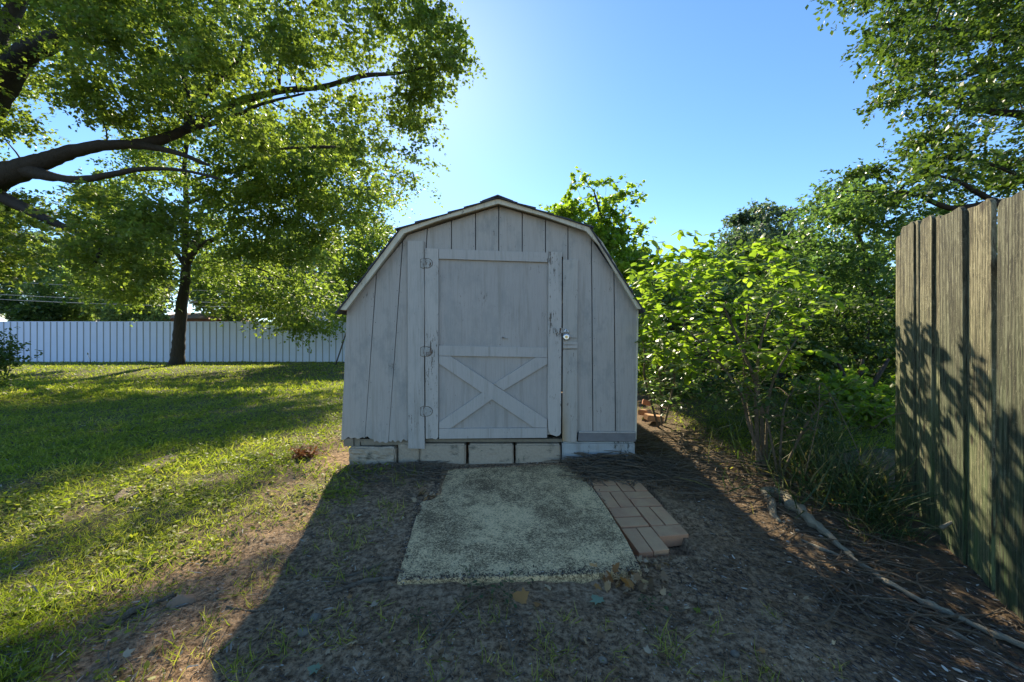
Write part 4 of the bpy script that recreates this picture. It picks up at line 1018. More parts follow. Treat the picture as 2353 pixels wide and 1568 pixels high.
# far row closing the horizon on the right
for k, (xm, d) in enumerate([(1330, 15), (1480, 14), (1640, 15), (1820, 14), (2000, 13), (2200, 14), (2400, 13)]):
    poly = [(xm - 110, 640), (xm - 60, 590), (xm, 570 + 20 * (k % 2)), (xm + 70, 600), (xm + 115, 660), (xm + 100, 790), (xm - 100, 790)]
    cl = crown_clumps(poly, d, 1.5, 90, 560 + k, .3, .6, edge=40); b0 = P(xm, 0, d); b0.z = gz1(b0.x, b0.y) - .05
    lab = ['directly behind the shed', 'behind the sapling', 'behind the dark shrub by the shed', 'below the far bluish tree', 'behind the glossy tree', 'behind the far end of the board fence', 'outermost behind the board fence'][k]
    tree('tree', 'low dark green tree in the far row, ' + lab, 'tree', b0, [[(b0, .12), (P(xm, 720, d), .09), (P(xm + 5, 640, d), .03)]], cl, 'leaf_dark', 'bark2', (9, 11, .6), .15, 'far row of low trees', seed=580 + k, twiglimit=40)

# dark shrub at the left edge
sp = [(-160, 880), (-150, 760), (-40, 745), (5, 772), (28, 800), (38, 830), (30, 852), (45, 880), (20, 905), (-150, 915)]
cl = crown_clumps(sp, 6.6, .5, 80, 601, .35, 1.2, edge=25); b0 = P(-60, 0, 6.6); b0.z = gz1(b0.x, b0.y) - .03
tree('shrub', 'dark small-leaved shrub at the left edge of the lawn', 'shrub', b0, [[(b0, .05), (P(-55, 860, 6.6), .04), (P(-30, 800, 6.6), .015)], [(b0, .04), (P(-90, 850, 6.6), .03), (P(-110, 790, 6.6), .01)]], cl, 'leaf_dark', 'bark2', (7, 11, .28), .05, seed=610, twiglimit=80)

# ------------------------------------------------------------------ broad-leaved bush (shoots with alternate leaves)
def shoot_plant(name, label, cat, base, stems, tips, leafmat, leafsize, seed, nleaf=14, group=None, spread=.5, hangv=.35):
    r = empty(name, base, label, cat, group); mb = MB(); nodes = []; g = np.random.default_rng(seed)
    for k, s in enumerate(stems): limb(mb, nodes, s, n=7, seed=seed + k)
    N = np.array([tuple(a) for a, _ in nodes]); NR = [q for _, q in nodes]
    pos, dv, nr, sz, tn = [], [], [], [], []
    for tip in sorted(tips, key=lambda c: ((N - np.array(c)) ** 2).sum(1).min()):
        tip = np.array(tip); d2 = ((N - tip) ** 2).sum(1) + np.maximum(0, N[:, 2] - tip[2]) * .8
        j = int(np.argmin(d2)); a = N[j]; L_ = np.linalg.norm(tip - a)
        up = np.array([0, 0, .28 * L_]); k = 8; tt = np.linspace(0, 1, k)[:, None]
        pts = a + (tip - a) * tt + up * np.sin(tt * math.pi) + g.normal(size=(1, 3)) * .05 * np.sin(tt * math.pi)
        ra = min(NR[j] * .8, .004 + L_ * .008); mb.tube([tuple(p) for p in pts], list(np.linspace(ra, .0018, k)), 5, cap=False)
        N = np.vstack([N, pts[2::2]]); NR += [ra * .6] * len(pts[2::2])
        ll = min(L_, spread); n_ = max(5, int(nleaf * min(1, ll / spread))); ct = g.uniform(0, .4)
        for q in range(n_):
            t_ = 1 - (ll / max(L_, .01)) * (1 - (q + .5) / n_); i = min(k - 2, int(t_ * (k - 1))); f = t_ * (k - 1) - i
            p = pts[i] * (1 - f) + pts[i + 1] * f; d = pts[i + 1] - pts[i]; d /= np.linalg.norm(d)
            side = np.cross(d, [0, 0, 1.0]); side /= max(np.linalg.norm(side), .01); s = 1 if q % 2 else -1
            dd = side * s * .95 + d * .45 + np.array([0, 0, -hangv]) + g.normal(size=3) * .22
            if q >= n_ - 1: dd = d + np.array([0, 0, -.2])
            pos.append(p); dv.append(dd); nr.append(np.array([0, 0, 1.0]) + side * s * .35 + g.normal(size=3) * .22)
            sz.append(leafsize * g.uniform(.6, 1.15) * (1 - .35 * abs(2 * (q + .5) / n_ - 1) ** 2)); tn.append(np.clip(ct + g.uniform(0, .6), 0, 1))
    mb.build('stem', M['twig'], r, smooth=True)
    V, F_, T = place(LT_OVAL, np.array(pos), np.array(dv), np.array(nr), np.array(sz), np.array(tn))
    mesh_np('foliage', V - np.array(base), F_, [M[leafmat]], r, T)
    return r
bb = P(1742, 1078, 3.05); bb.z = gz1(bb.x, bb.y) - .02
def bst(lst): return [(bb + Vector((rr.uniform(-.05, .05), rr.uniform(-.05, .05), 0)), lst[0])] + [(P(a, b, d), r) for a, b, d, r in lst[1:]]
stems = [bst([.018, (1738, 960, 3.05, .016), (1735, 880, 3.1, .015), (1700, 790, 3.15, .012), (1660, 700, 3.2, .008)]),
         bst([.016, (1750, 960, 3.1, .014), (1740, 850, 3.2, .012), (1760, 740, 3.3, .01), (1800, 650, 3.4, .006)]),
         bst([.014, (1722, 980, 3.0, .012), (1700, 900, 3.0, .01), (1640, 820, 3.1, .008), (1570, 750, 3.1, .005)]),
         bst([.013, (1762, 980, 3.1, .011), (1775, 880, 3.1, .01), (1830, 780, 3.2, .006)]),
         bst([.012, (1730, 1000, 3.2, .01), (1710, 860, 3.5, .01), (1720, 700, 3.6, .006)])]
bpoly = [(1455, 640), (1490, 590), (1530, 560), (1600, 545), (1650, 560), (1700, 545), (1745, 550), (1790, 580), (1850, 600), (1880, 630), (1900, 690), (1880, 730), (1850, 760), (1860, 830), (1800, 860), (1700, 880), (1600, 870), (1500, 840), (1470, 780), (1480, 720)]
tips = list(crown_clumps(bpoly, 3.45, .65, 340, 701, .22, 1.5, edge=60)) + list(crown_clumps([(1478, 640), (1570, 570), (1640, 600), (1620, 820), (1484, 830)], 3.3, .2, 50, 702, .1, 1.5, edge=30)) + [np.array(P(*q)) for q in [(1452, 632, 3.1), (1478, 590, 3.2), (1484, 690, 3.05), (1482, 742, 3.0), (1940, 705, 3.1), (1915, 680, 3.15), (1874, 612, 3.1), (1750, 548, 3.2), (1944, 842, 3.0), (1560, 540, 3.6), (1640, 545, 3.5)]]
shoot_plant('broadleaf_bush', 'tall bush with bright yellow-green oval leaves beside the shed', 'bush', bb, stems, tips, 'leaf_bright', .104, 710, nleaf=16, spread=.5)
# denser shaded skirt of the bush
b2 = P(1790, 1060, 2.9); b2.z = gz1(b2.x, b2.y) - .02
poly = [(1600, 860), (1700, 850), (1800, 850), (1900, 880), (1945, 930), (1930, 1000), (1850, 1010), (1760, 960), (1650, 940), (1560, 900)]
tips = list(crown_clumps(poly, 3.0, .45, 120, 720, .22, 1.5, edge=40)) + [np.array(P(*q)) for q in [(1775, 938, 2.7), (1745, 925, 2.72), (1630, 880, 2.9)]]
shoot_plant('fern_leaved_bush', 'dark feathery undergrowth bush in the shade below the bright bush', 'bush', b2,
            [[(b2, .01), (P(1800, 950, 2.95), .008), (P(1820, 900, 3), .004)], [(b2, .01), (P(1760, 960, 2.9), .008), (P(1720, 890, 2.9), .004)], [(b2, .01), (P(1850, 980, 2.95), .008), (P(1890, 930, 3), .004)]],
            tips, 'leaf_dark', .052, 730, nleaf=22, spread=.42)
b3 = P(1520, 900, 4.2); b3.z = gz1(b3.x, b3.y) - .02
poly = [(1474, 760), (1560, 740), (1640, 790), (1660, 900), (1600, 950), (1540, 930), (1474, 915)]
shoot_plant('shaded_bush', 'shaded bush with several thin trunks just right of the shed', 'bush', b3,
            [[(b3 + Vector((q * .05, q * .05, 0)), .013), (P(1516 + q * 34, 870, 4.2 + .15 * q), .011), (P(1512 + q * 30, 820, 4.2 + .1 * q), .009), (P(1525 + q * 50, 760, 4.2), .005)] for q in (-1, 0, 1)],
            list(crown_clumps(poly, 4.0, .5, 130, 740, .22, 1.5, edge=40)), 'leaf_gloss', .075, 750, nleaf=14, spread=.4)
b4 = P(2010, 950, 4.0); b4.z = gz1(b4.x, b4.y) - .02
poly = [(1890, 890), (1960, 900), (2030, 890), (2058, 930), (2058, 980), (1960, 990)]
shoot_plant('leafy_weed', 'clump of sunlit bright weeds beside the far end of the board fence', 'plant', b4, [[(b4, .008), (P(2010, 930, 4), .006)], [(b4, .008), (P(1960, 940, 4), .005)]],
            list(crown_clumps(poly, 3.9, .3, 50, 760, .2, 1.5, edge=30)), 'leaf_bright', .08, 770, nleaf=12, spread=.3)
# clump of suckers at the base of the bush
for k, (a, b, c_, d_) in enumerate([(1700, 1075, 1722, 930), (1718, 1085, 1700, 900), (1765, 1082, 1745, 900)]):
    pass

# ------------------------------------------------------------------ grass and ground cover (uncountable)
def ground_z(x, y): return gz(x, y)
def shed_out(x, y): return ~((x > -1.46) & (x < 1.1) & (y > D0 - .03) & (y < D0 + DEEP + .1))
def sample_ground(n, d0, d1, xr0=-1.5, xr1=1.5, seed=0):
    g = np.random.default_rng(seed); d = d0 * (d1 / d0) ** g.uniform(0, 1, n); x = g.uniform(xr0, xr1, n) * d
    return x, d, g
def blade_tpl(wr): return (np.array([(-.5 * wr, 0, 0), (.5 * wr, 0, 0), (.42 * wr, .55, .10), (-.42 * wr, .55, .10), (.08 * wr, 1, .38), (-.08 * wr, 1, .38)]), np.array([(0, 1, 2, 3), (3, 2, 4, 5)]))
parts = []
for (d0, d1, n, h, wr, s) in [(1.05, 3.0, 190000, .036, .07, 1), (3.0, 7.0, 150000, .045, .12, 2), (7.0, 19.0, 120000, .055, .28, 3)]:
    x, y, g = sample_ground(n, d0, d1, -1.5, 1.5 if s > 1 else 1.0, 800 + s)
    L = lawn(x, y); patch = .35 + .9 * fbm(x, y, 5.5, 61, 2)
    k = (g.uniform(0, 1, n) < L * patch * (.95 if s > 1 else .8)) & shed_out(x, y) & ((x < 2.2) | (y > 3.4))
    x, y = x[k], y[k]; n_ = len(x)
    up = g.normal(size=(n_, 3)) * np.array([.75, .75, .15]) + np.array([.15, -.2, .75]); nr = g.normal(size=(n_, 3)); nr[:, 2] *= .1
    tn = np.clip(g.uniform(0, .75, n_) + (fbm(x, y, 2.0, 62, 3) - .5) * .9, 0, 1)
    parts.append(place(blade_tpl(wr), np.stack([x, y, ground_z(x, y) - .004], -1), up, nr, h * g.uniform(.45, 1.5, n_) * (.7 + .7 * fbm(x, y, 2.5, 63, 2)), tn))
# sparse tufts on the bare soil
g = np.random.default_rng(820)
tx = np.concatenate([g.uniform(-1.3, 0.0, 80), g.uniform(-.3, 1.2, 24), g.uniform(-1.3, -.6, 50)]); ty = np.concatenate([g.uniform(1.1, 3.1, 80), g.uniform(1.1, 1.6, 24), g.uniform(1.1, 3.2, 50)])
tx = np.append(tx, P(1540, 1470, 1.35).x + np.array([0, .02, -.03, .03])); ty = np.append(ty, np.array([1.36, 1.34, 1.38, 1.4]))
slabout = ~((tx > -.62) & (tx < .68) & (ty > 1.62)) & ~((tx > .5) & (tx < 1.15) & (ty > 2.1))
tx, ty = tx[slabout], ty[slabout]; nb_ = 16
x = np.repeat(tx, nb_) + g.normal(size=len(tx) * nb_) * .022; y = np.repeat(ty, nb_) + g.normal(size=len(tx) * nb_) * .022; n_ = len(x)
up = g.normal(size=(n_, 3)) * .75 + np.array([0, 0, .55]); up[:, 2] = np.abs(up[:, 2]) + .12
parts.append(place(blade_tpl(.055), np.stack([x, y, ground_z(x, y) - .004], -1), up, g.normal(size=(n_, 3)), .06 * g.uniform(.4, 1.2, n_), g.uniform(.2, 1, n_)))
V, F_, T = merge(parts); tag(mesh_np('grass', V, F_, [M['grass']], None, T), kind='stuff')
# weeds with little round leaves
x, y, g = sample_ground(80000, 1.05, 7.5, -1.5, .2, 830)
k = (g.uniform(0, 1, len(x)) < lawn(x, y) * sstep(.42, .6, fbm(x, y, 3.0, 64, 3)) * .9) & shed_out(x, y); x, y = x[k], y[k]; n_ = len(x)
dv = g.normal(size=(n_, 3)); dv[:, 2] = dv[:, 2] * .25 + .1; nr = g.normal(size=(n_, 3)) * .4 + np.array([0, 0, 1])
V, F_, T = place(LT_OVAL, np.stack([x, y, ground_z(x, y) + .008 + .02 * g.uniform(0, 1, n_)], -1), dv, nr, (.017 + .0025 * y) * g.uniform(.6, 1.5, n_), g.uniform(0, 1, n_))
tag(mesh_np('lawn_weeds', V, F_, [M['weed']], None, T), kind='stuff')
# long grass beside the board fence
g = np.random.default_rng(840); n_ = 2600
y = g.uniform(2.15, 4.2, n_); x = A_ + B_ * y - .12 - np.abs(g.normal(size=n_)) * (.32 + .12 * (y - 2.1)); n1 = fbm(x, y, 3.5, 65, 2)
k = (n1 > .42) & (x > 1.35); x, y = x[k], y[k]; n_ = len(x)
up = g.normal(size=(n_, 3)) * .5 + np.array([-.25, -.3, .9]); up[:, 2] = np.abs(up[:, 2]) + .05
V, F_, T = place((blade_tpl(.03)[0] * np.array([1, 1, 1.6]), blade_tpl(.03)[1]), np.stack([x, y, ground_z(x, y) - .01], -1), up, g.normal(size=(n_, 3)) * np.array([1, 1, .1]), .26 * g.uniform(.3, 1.3, n_) * sstep(2.0, 2.6, y) + .04, g.uniform(0, 1, n_) ** 1.3)
tag(mesh_np('long_grass', V, F_, [M['longgrass']], None, T), kind='stuff')
# leaf litter and wood chips
def scatter(name, n, region, tpl, mat, size, seed, flow=None, tintp=1.0, lift=.004):
    x, y, g = region(n, seed); n_ = len(x)
    dv = g.normal(size=(n_, 3)); dv[:, 2] *= .15
    if flow is not None: dv = dv * flow[1] + np.array(flow[0])
    nr = g.normal(size=(n_, 3)) * .3 + np.array([0, 0, 1])
    V, F_, T = place(tpl, np.stack([x, y, ground_z(x, y) + lift], -1), dv, nr, size * g.uniform(.4, 1.5, n_), g.uniform(0, 1, n_) ** tintp)
    tag(mesh_np(name, V, F_, [M[mat]], None, T), kind='stuff')
def notslab(x, y): return ~((x > -.66) & (x < .70) & (y > 1.60) & (y < 3.2)) & ~((x > .55) & (x < 1.16) & (y > 2.08) & (y < 3.0)) & shed_out(x, y)
def reg_right(n, s):
    x, y, g = sample_ground(n, 1.1, 6.5, .35, 1.5, s); m = lit_w(x, y); k = (g.uniform(0, 1, n) < m) & notslab(x, y); return x[k], y[k], g
def lit_w(x, y): return sstep(.7, 1.5, x + (fbm(x, y, 2.2, 77, 3) - .5) * .9 + (y - 2.0) * .25)
def reg_soil(n, s):
    x, y, g = sample_ground(n, 1.1, 3.3, -1.1, .9, s); k = (lawn(x, y) < .7) & notslab(x, y); return x[k], y[k], g
flow = ((-.55, .8, 0), .45)
scatter('leaf_litter', 34000, reg_right, (LT_CHIP[0] * np.array([.7, 1, 1]), LT_CHIP[1]), 'chips', .020, 850, flow, 3.4)
scatter('wood_chips', 380, reg_right, LT_CHIP, 'shell', .022, 851, flow, 1.0, .012)
scatter('soil_crumbs', 14000, reg_soil, LT_CHIP, 'chips', .010, 852, None, 1.5)
def reg_lawnlitter(n, s):
    x, y, g = sample_ground(n, 1.1, 6, -1.5, -.1, s); k = notslab(x, y) & (g.uniform(0, 1, n) < .06 + lawn(x, y)); return x[k], y[k], g
scatter('dry_grass_litter', 16000, reg_lawnlitter, (LT_CHIP[0] * np.array([.35, 1, 1]), LT_CHIP[1]), 'chips', .035, 853, None, 1.2, .010)

def reg_slabedge(n, s):
    g = np.random.default_rng(s); e = []
    poly = [(-.527, 1.755), (.62, 1.83), (.575, 2.9), (.45, 3.27), (-.60, 3.15), (-.53, 2.62), (-.607, 2.54), (-.527, 1.755)]
    for (a, b) in zip(poly, poly[1:]):
        m = int(n * math.dist(a, b) / 5.3); t_ = g.uniform(0, 1, m)[:, None]; e.append(np.array(a) * (1 - t_) + np.array(b) * t_ + g.normal(size=(m, 2)) * .016)
    e = np.concatenate(e); return e[:, 0], e[:, 1], g
x, y, g = reg_slabedge(3600, 861); n_ = len(x)
zz = np.maximum(ground_z(x, y), np.where((x > -.6) & (x < .62), -.045 * np.clip((3.2 - y) / 1.4, 0, 1), -1)) + .004
V, F_, T = place(LT_CHIP, np.stack([x, y, zz], -1), g.normal(size=(n_, 3)) * np.array([1, 1, .15]), g.normal(size=(n_, 3)) * .3 + np.array([0, 0, 1]), .011 * g.uniform(.4, 1.6, n_), g.uniform(0, 1, n_) ** 3)
tag(mesh_np('slab_edge_crumbs', V, F_, [M['chips']], None, T), kind='stuff')
x, y, g = reg_slabedge(5200, 862); x = x + g.normal(size=len(x)) * .22; y = y + g.normal(size=len(x)) * .22
k = (x > -.5) & (x < .55) & (y > 1.8) & (y < 3.15); x, y = x[k], y[k]; n_ = len(x)
V, F_, T = place((LT_CHIP[0] * np.array([.5, 1, .3]), LT_CHIP[1]), np.stack([x, y, -.045 * np.clip((3.2 - y) / 1.4, 0, 1) + .003], -1), g.normal(size=(n_, 3)) * np.array([1, 1, 0]), np.tile([[0, 0, 1.0]], (n_, 1)), .012 * g.uniform(.3, 1.5, n_), g.uniform(0, 1, n_) ** 4)
tag(mesh_np('slab_crumbs', V, F_, [M['chips']], None, T), kind='stuff')
x, y, g = reg_soil(900, 870); k = g.uniform(0, 1, len(x)) < .45; x, y = x[k], y[k]; n_ = len(x)
V, F_, T = place(LT_LOBE, np.stack([x, y, ground_z(x, y) + .008], -1), g.normal(size=(n_, 3)) * np.array([1, 1, .3]), g.normal(size=(n_, 3)) * .5 + np.array([0, 0, 1]), .022 * g.uniform(.5, 1.6, n_), g.uniform(0, 1, n_))
tag(mesh_np('small_dead_leaves', V, F_, [M['deadleaf']], None, T), kind='stuff')
# tangled twigs against the blocks
def twig_pile(name, n, cx0, cx1, cy0, cy1, seed, hmax, length=.28, r=.0035, heap=None):
    g = random.Random(seed); mb = MB()
    for _ in range(n):
        x, y = g.uniform(cx0, cx1), g.uniform(cy0, cy1); a = g.gauss(0, .7) + (math.pi if g.random() < .5 else 0)
        l = length * g.uniform(.4, 1.3); hh = heap(x, y) if heap else 1; z = gz1(x, y) + g.uniform(.004, hmax) * hh
        pts = []; x0, y0 = x - math.cos(a) * l / 2, y - math.sin(a) * l / 2; bend = g.uniform(-1.6, 1.6)
        for k in range(6):
            pts.append((x0, y0, max(gz1(x0, y0) + .003, z + g.uniform(-.006, .006)) )); x0 += math.cos(a) * l / 5; y0 += math.sin(a) * l / 5; a += bend / 5 + g.uniform(-.2, .2)
            if y0 > D0 - .03 and -1.5 < x0 < 1.08: y0 = D0 - .03
        rr_ = r * g.uniform(.6, 1.6); mb.tube(pts, [rr_, rr_, rr_, rr_ * .9, rr_ * .7, rr_ * .4], 5, cap=False)
    return mb.build(name, M['twig'], smooth=True)
hp = lambda x, y: max(.1, 1 - ((x - .85) / .5) ** 2) * max(.2, 1 - (D0 - y) / .5)
tag(twig_pile('twig_pile', 330, .45, 1.25, D0 - .42, D0 - .04, 5, .13, .34, .0034, hp), kind='stuff')
tag(twig_pile('twig_litter', 150, -1.3, -.55, D0 - .45, D0 - .04, 6, .025, .24, .003), kind='stuff')
tag(twig_pile('twig_litter', 260, 1.1, 2.0, 2.6, 3.9, 7, .05, .35, .003), kind='stuff')
tag(twig_pile('twig_litter', 170, -1.0, 1.3, 1.15, 1.75, 9, .012, .10, .0016), kind='stuff')
tag(twig_pile('twig_litter', 120, -1.25, -.6, 1.6, 2.9, 10, .012, .12, .0017), kind='stuff')
tag(twig_pile('twig_litter', 110, 1.35, 2.15, 1.5, 2.5, 8, .03, .4, .0028), kind='stuff')
# ------------------------------------------------------------------ single small things
def gp(px, py, lift=0.0):                        # point of the ground seen at a pixel
    d = F0 * H / (py - CY)
    for _ in range(25):
        x = fx(px, d); z = gz1(x, d); d = F0 * (H - z) / (py - CY)
    return Vector((fx(px, d), d, gz1(fx(px, d), d) + lift))
def stick(name, pix, r, label, cat='stick', mat='stick', group=None, lift=None, n=7, branches=()):
    mb = MB(); pts = [gp(a, b, (lift if lift is not None else r_ * .7)) for (a, b), r_ in zip(pix, r)]
    nodes = []; limb(mb, nodes, list(zip(pts, r)), n=n, jit=.2, seed=len(label))
    for bp, br in branches: limb(mb, nodes, list(zip([gp(a, b, r_ * .8 + .005) for (a, b), r_ in zip(bp, br)], br)), n=5, jit=.12)
    return tag(mb.build(name, M[mat], smooth=True), label, cat, group)
stick('stick', [(762, 1366), (800, 1352), (850, 1338), (908, 1332)], [.008, .011, .011, .010], 'thick dry stick lying at the front left corner of the slab')
stick('stick', [(737, 1330), (790, 1327), (850, 1308), (905, 1284)], [.004, .005, .005, .003], 'thin curved stick lying just above the thick stick by the slab')
stick('stick', [(232, 1448), (290, 1418), (350, 1392), (402, 1370)], [.012, .013, .011, .008], 'long bent stick lying in the grass beside the stone')
stick('stick', [(520, 1395), (580, 1405), (640, 1398)], [.004, .004, .003], 'short twig lying on the sunny soil right of the stone')
stick('dead_vine', [(975, 1500), (1010, 1460), (1050, 1410), (1090, 1380), (1120, 1362)], [.003, .005, .005, .004, .003], 'brown trailing stem running up to the front of the slab', 'vine')
stick('dead_vine', [(1115, 1405), (1150, 1425), (1165, 1460), (1175, 1500), (1190, 1535)], [.002, .004, .005, .005, .003], 'grey-green forked stem arching on the bare soil', 'vine', branches=[([(1176, 1500), (1195, 1470), (1200, 1430), (1180, 1405)], [.004, .003, .003, .002])])
stick('stick', [(1012, 1290), (960, 1150), (930, 1130)][1:], [.004, .003], 'tiny twig beside the left edge of the slab')
stick('root', [(1762, 1150), (1765, 1135), (1790, 1140), (1820, 1165), (1870, 1210), (1925, 1258), (1960, 1285)], [.018, .034, .040, .036, .026, .016, .006], 'pale thick hooked root on the dark soil below the bush', 'root', 'root', 'exposed tree roots', lift=.02)
stick('root', [(1766, 1150), (1776, 1180), (1792, 1200)], [.030, .022, .010], 'short stubby fork of pale root pointing toward the bricks', 'root', 'root', 'exposed tree roots', lift=.0)
stick('root', [(1940, 1275), (2010, 1325), (2090, 1375), (2160, 1410), (2250, 1450), (2353, 1495), (2460, 1540)], [.006, .014, .011, .016, .011, .014, .010], 'long pale root running down to the right edge of the picture', 'root', 'root', 'exposed tree roots', lift=.016)
stick('root', [(1840, 1240), (1890, 1262), (1935, 1278)], [.004, .010, .005], 'small pale root beside the hooked root', 'root', 'root', 'exposed tree roots', lift=.0)
stick('root', [(2080, 1395), (2200, 1460), (2353, 1545), (2450, 1600)], [.004, .008, .009, .007], 'thin root below and parallel to the long pale root', 'root', 'root', 'exposed tree roots', lift=.0)
def arch(name, pix, ds, r, label, cat, mat='twig'):
    mb = MB(); nodes = []; limb(mb, nodes, [(P(a, b, d), q) for (a, b), d, q in zip(pix, ds, r)], n=5, jit=.1); return tag(mb.build(name, M[mat], smooth=True), label, cat)
arch('dead_vine', [(2200, 1250), (2130, 1060), (2125, 970), (2090, 950), (2040, 958), (2010, 985)], [2.3, 2.45, 2.55, 2.6, 2.65, 2.7], [.004, .004, .005, .005, .004, .002], 'thin brown vine looping over the foot of the board fence', 'vine')
arch('dead_vine', [(1850, 1090), (1880, 960), (1890, 880), (1960, 1010), (1980, 1070)], [2.7, 2.7, 2.75, 2.7, 2.6], [.003, .003, .003, .003, .002], 'long dry grass stem bent over in front of the dark undergrowth', 'dry stem', 'stick')
p0 = P(2162, 1214, 2.12); p1 = P(2225, 1184, 2.1); p0.z = max(p0.z, gz1(p0.x, p0.y) + .01)
mb = MB(); mb.tube([p0, p0.lerp(p1, .5) + Vector((0, 0, .005)), p1], [.012, .006, .002], 6); tag(mb.build('splinter', M['root'], smooth=True), 'pale split piece of wood propped against the board fence', 'wood splinter')

def stone(name, px, py, sx_, sy_, sz_, mat, label, seed, group=None, lift=0, rot=0):
    bm = bmesh.new(); bmesh.ops.create_icosphere(bm, subdivisions=3, radius=1)
    c = np.array([v.co[:] for v in bm.verts]); n1 = vnoise(c * 1.6 + seed * 3.1, seed); n2 = vnoise(c * 5 + seed, seed + 1)
    for v, a, b in zip(bm.verts, n1, n2):
        s = .75 + .5 * a + .15 * b; v.co = Vector((v.co.x * sx_ * s, v.co.y * sy_ * s, max(-.3, v.co.z) * sz_ * s))
    me = bpy.data.meshes.new(name); bm.to_mesh(me); bm.free(); me.materials.append(M[mat])
    me.polygons.foreach_set('use_smooth', [True] * len(me.polygons))
    o = bpy.data.objects.new(name, me); col.objects.link(o); o.location = gp(px, py, lift); o.rotation_euler = (0, 0, rot); return tag(o, label, 'stone' if 'stone' in name else name.replace('_', ' '), group)
stone('stone', 418, 1388, .050, .026, .034, 'stone', 'flat tan stone casting a shadow on the sunny grass', 1, rot=.3)
for k, (px_, py_, r_, lab) in enumerate([(725, 1422, .022, 'crumpled grey lump on the shaded soil below the thick stick'), (1632, 1410, .012, 'small grey pebble on the soil right of the green maple leaf'), (1690, 1505, .016, 'brownish pebble near the grass tuft at the lower right'), (1385, 1518, .014, 'pebble at the bottom middle of the shaded soil'), (697, 1455, .02, 'dark lump of soil near the shadow edge')]):
    stone('stone', px_, py_, r_, r_ * .8, r_ * .8, 'greystone', lab, 10 + k, 'small stones on the soil')
# flat weathered pieces of bark in the lawn
def flat_piece(name, pix, label, seed, mat='stick'):
    mb = MB(); g = random.Random(seed); top = [gp(a, b, .016 + g.uniform(0, .010)) for a, b in pix]
    n = len(top); mb.add([tuple(p) for p in top] + [(p.x, p.y, p.z - .012) for p in top], [tuple(range(n)), tuple(range(2 * n - 1, n - 1, -1))] + [(i, i + n, (i + 1) % n + n, (i + 1) % n) for i in range(n)])
    return tag(mb.build(name, M[mat]), label, 'bark', 'flat pieces of bark in the lawn')
flat_piece('bark_piece', [(328, 1068), (352, 1064), (385, 1052), (408, 1048), (410, 1058), (396, 1070), (372, 1078), (360, 1086), (352, 1078), (336, 1076)], 'grey weathered piece of bark farther away in the grass', 1)
flat_piece('bark_piece', [(262, 1150), (280, 1140), (305, 1124), (340, 1116), (330, 1130), (312, 1142), (292, 1152), (266, 1160)], 'grey weathered piece of bark nearer in the grass', 2)
# rust-brown dead frond in front of the shed's left corner
def leaf_heap(name, px, py, n, spread, size, mat, label, cat, seed, tpl=LT_CHIP, hz=.03, group=None):
    g = np.random.default_rng(seed); c = gp(px, py); pos = np.array(c) + g.normal(size=(n, 3)) * np.array([spread, spread * .7, 0]); pos[:, 2] = gz(pos[:, 0], pos[:, 1]) + np.abs(g.normal(size=n)) * hz * .6 + .004
    V, F_, T = place(tpl, pos, g.normal(size=(n, 3)) * np.array([1, 1, .5]), g.normal(size=(n, 3)) * .7 + np.array([0, 0, .8]), size * g.uniform(.6, 1.3, n), g.uniform(0, 1, n))
    o = mesh_np(name, V - np.array(c), F_, [M[mat]], None, T); o.location = c; return tag(o, label, cat, group)
leaf_heap('dead_frond', 697, 1050, 260, .06, .045, 'rust_leaf', 'rust-brown dried frond lying in the grass near the left corner of the shed', 'dead frond', 1, hz=.05)
maple = (np.array([(0, 0, 0), (.12, .06, .0), (.42, .02, -.04), (.30, .22, .0), (.58, .50, -.06), (.26, .52, .0), (.28, .72, -.02), (0, 1.05, -.06), (-.28, .70, -.02), (-.25, .50, .0), (-.60, .46, -.05), (-.32, .22, 0), (-.40, .0, -.04), (-.12, .06, 0), (0, .4, .03)]),
         np.array([(14, 0, 1, 2), (14, 2, 3, 4), (14, 4, 5, 6), (14, 6, 7, 8), (14, 8, 9, 10), (14, 10, 11, 12), (14, 12, 13, 0)]))
def single_leaf(px, py, size, ang, mat, label, seed, tilt=.15, t=.5, name='fallen_leaf', stem=True):
    g = random.Random(seed); p = gp(px, py, .012); r = Matrix.Rotation(ang, 3, 'Z'); dv = r @ Vector((0, 1, 0)); 
    V, F_, T = place(maple, np.zeros((1, 3)), np.array([dv[:]]), np.array([[g.uniform(-tilt, tilt), g.uniform(-tilt, tilt), 1]]), np.array([size]), np.array([t]))
    V = V + np.random.default_rng(seed).normal(size=V.shape) * size * .02
    o = mesh_np(name, V, F_, [M[mat]], None, T); o.location = p; tag(o, label, 'leaf', 'single fallen leaves')
    if stem:
        mb = MB(); mb.tube([Vector((0, 0, 0)), -dv * size * .5 + Vector((0, 0, -.004)), -dv * size * .9 + Vector((.01, 0, -.008))], .0012, 5); s = mb.build('leaf_stalk', M['stick']); s.parent = o
    return o
single_leaf(1380, 1392, .062, 2.6 - 2.2, 'palegreen_leaf', 'pale green fallen maple leaf lying alone on the soil in front of the slab', 3)
single_leaf(1213, 1382, .075, 1.2, 'orange_leaf', 'large curled orange and grey dead leaf at the front edge of the slab', 4, .8, .6)
single_leaf(1236, 1388, .035, 2.9, 'orange_leaf', 'small orange dead leaf tucked right beside the large curled one', 5, .5, .3)
single_leaf(1255, 1350, .04, 3.6, 'deadleaf', 'grey dead leaf just under the middle of the slab front edge', 6, .6, 1)
single_leaf(1610, 1410, .03, 1.0, 'weed', 'small bright green leaf on the soil at the lower right', 7, .3, .5)
single_leaf(822, 1480, .04, 2.0, 'deadleaf', 'pale dead leaf on the shaded soil at the bottom left', 8, .5, 1)
single_leaf(860, 1400, .035, .4, 'deadleaf', 'pale dead leaf on the soil left below the slab', 9, .5, .9)
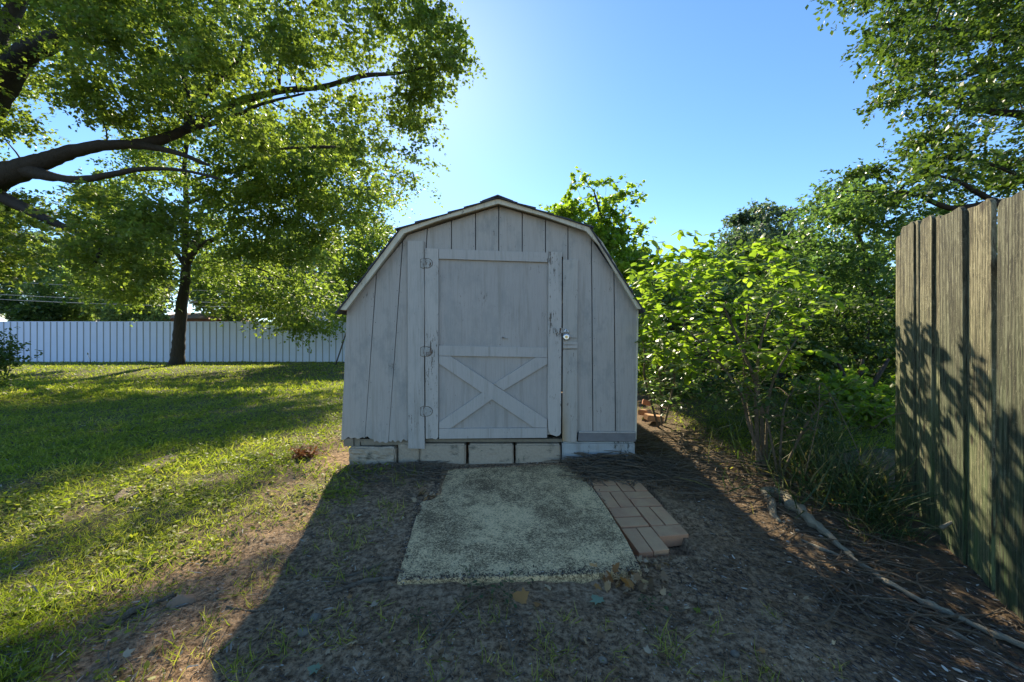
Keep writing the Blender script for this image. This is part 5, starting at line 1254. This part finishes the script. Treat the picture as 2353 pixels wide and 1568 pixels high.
single_leaf(735, 1545, .045, 1.4, 'palegreen_leaf', 'greenish fallen leaf at the bottom edge near the shadow line', 10, .4, .2)
single_leaf(55, 1360, .06, 4.6, 'weed', 'green fallen leaf on the grass at the left edge', 11, .3, .4)
leaf_heap('dead_leaf_heap', 1405, 1338, 26, .055, .045, 'orange_leaf', 'heap of orange and brown dead leaves at the front right corner of the slab', 'leaf heap', 21, maple, .035)
leaf_heap('dead_leaf_heap', 1480, 1340, 22, .05, .04, 'deadleaf', 'heap of grey-brown dead leaves just below the front bricks', 'leaf heap', 22, maple, .03)
leaf_heap('dead_leaf_heap', 1495, 1300, 26, .035, .028, 'deadleaf', 'small heap of curled leaves touching the front bricks', 'leaf heap', 23, maple, .03)
for (a_, b_, n_, w_, h_, ls, lab, s_) in [(1120, 1385, 16, .10, .07, .024, 'low wilted dark green weed growing at the front of the slab', 24), (1490, 1400, 8, .05, .05, .02, 'small grey-green weed on the soil below the leaf heaps', 25), (960, 1440, 9, .05, .05, .018, 'small sprouting weed on the shaded soil left of the trailing stem', 26)]:
    c_ = gp(a_, b_, -.004); g_ = np.random.default_rng(s_)
    tp_ = [np.array(c_) + np.array([g_.uniform(-w_, w_), g_.uniform(-w_ * .7, w_ * .7), g_.uniform(.3, 1) * h_]) for _ in range(n_)]
    shoot_plant('weed_plant', lab, 'weed', c_, [[(c_, .003), (c_ + Vector((.005, 0, h_ * .5)), .002)]], tp_, 'longgrass', ls, s_, nleaf=7, spread=.08)
leaf_heap('dead_leaf_heap', 985, 1142, 20, .035, .05, 'deadleaf', 'few dead leaves lying in the notch of the slab left edge', 'leaf heap', 26, maple, .02)
# bricks stacked behind the right wall of the shed
for k, (px_, py_, rz, dz, lab) in enumerate([(1482, 944, .9, 0, 'broken brick lying against the right rear side of the shed'), (1502, 955, .2, 0, 'brick lying flat in the litter right of the shed'), (1486, 925, 1.3, .09, 'brick on top of the broken one beside the shed')]):
    c = gp(px_, py_ + 14, .05 + dz)
    bm = bmesh.new(); bmesh.ops.create_cube(bm, size=1)
    for v in bm.verts: v.co = Vector((v.co.x * .2, v.co.y * .1, v.co.z * .065))
    bmesh.ops.bevel(bm, geom=bm.edges[:], offset=.006, segments=2, affect='EDGES')
    me = bpy.data.meshes.new('brick'); bm.to_mesh(me); bm.free(); me.materials.append(M['brick']); o = bpy.data.objects.new('brick', me); col.objects.link(o)
    o.location = c; o.rotation_euler = (.1 * k, .15, rz); tag(o, lab, 'brick', 'loose bricks beside the shed')
# small weed stalk on the lawn
p = gp(210, 842); mb = MB(); mb.tube([p, p + Vector((-.05, 0, .25)), p + Vector((-.12, 0, .42))], [.008, .006, .004], 5); mb.tube([p + Vector((-.12, 0, .42)), p + Vector((-.14, 0, .47)), p + Vector((-.14, 0, .52))], [.004, .022, .004], 6)
tag(mb.build('weed_stalk', M['longgrass'], smooth=True), 'lone thin weed stalk standing in the grass before the white fence', 'weed')
print('foliage faces', TD[0])
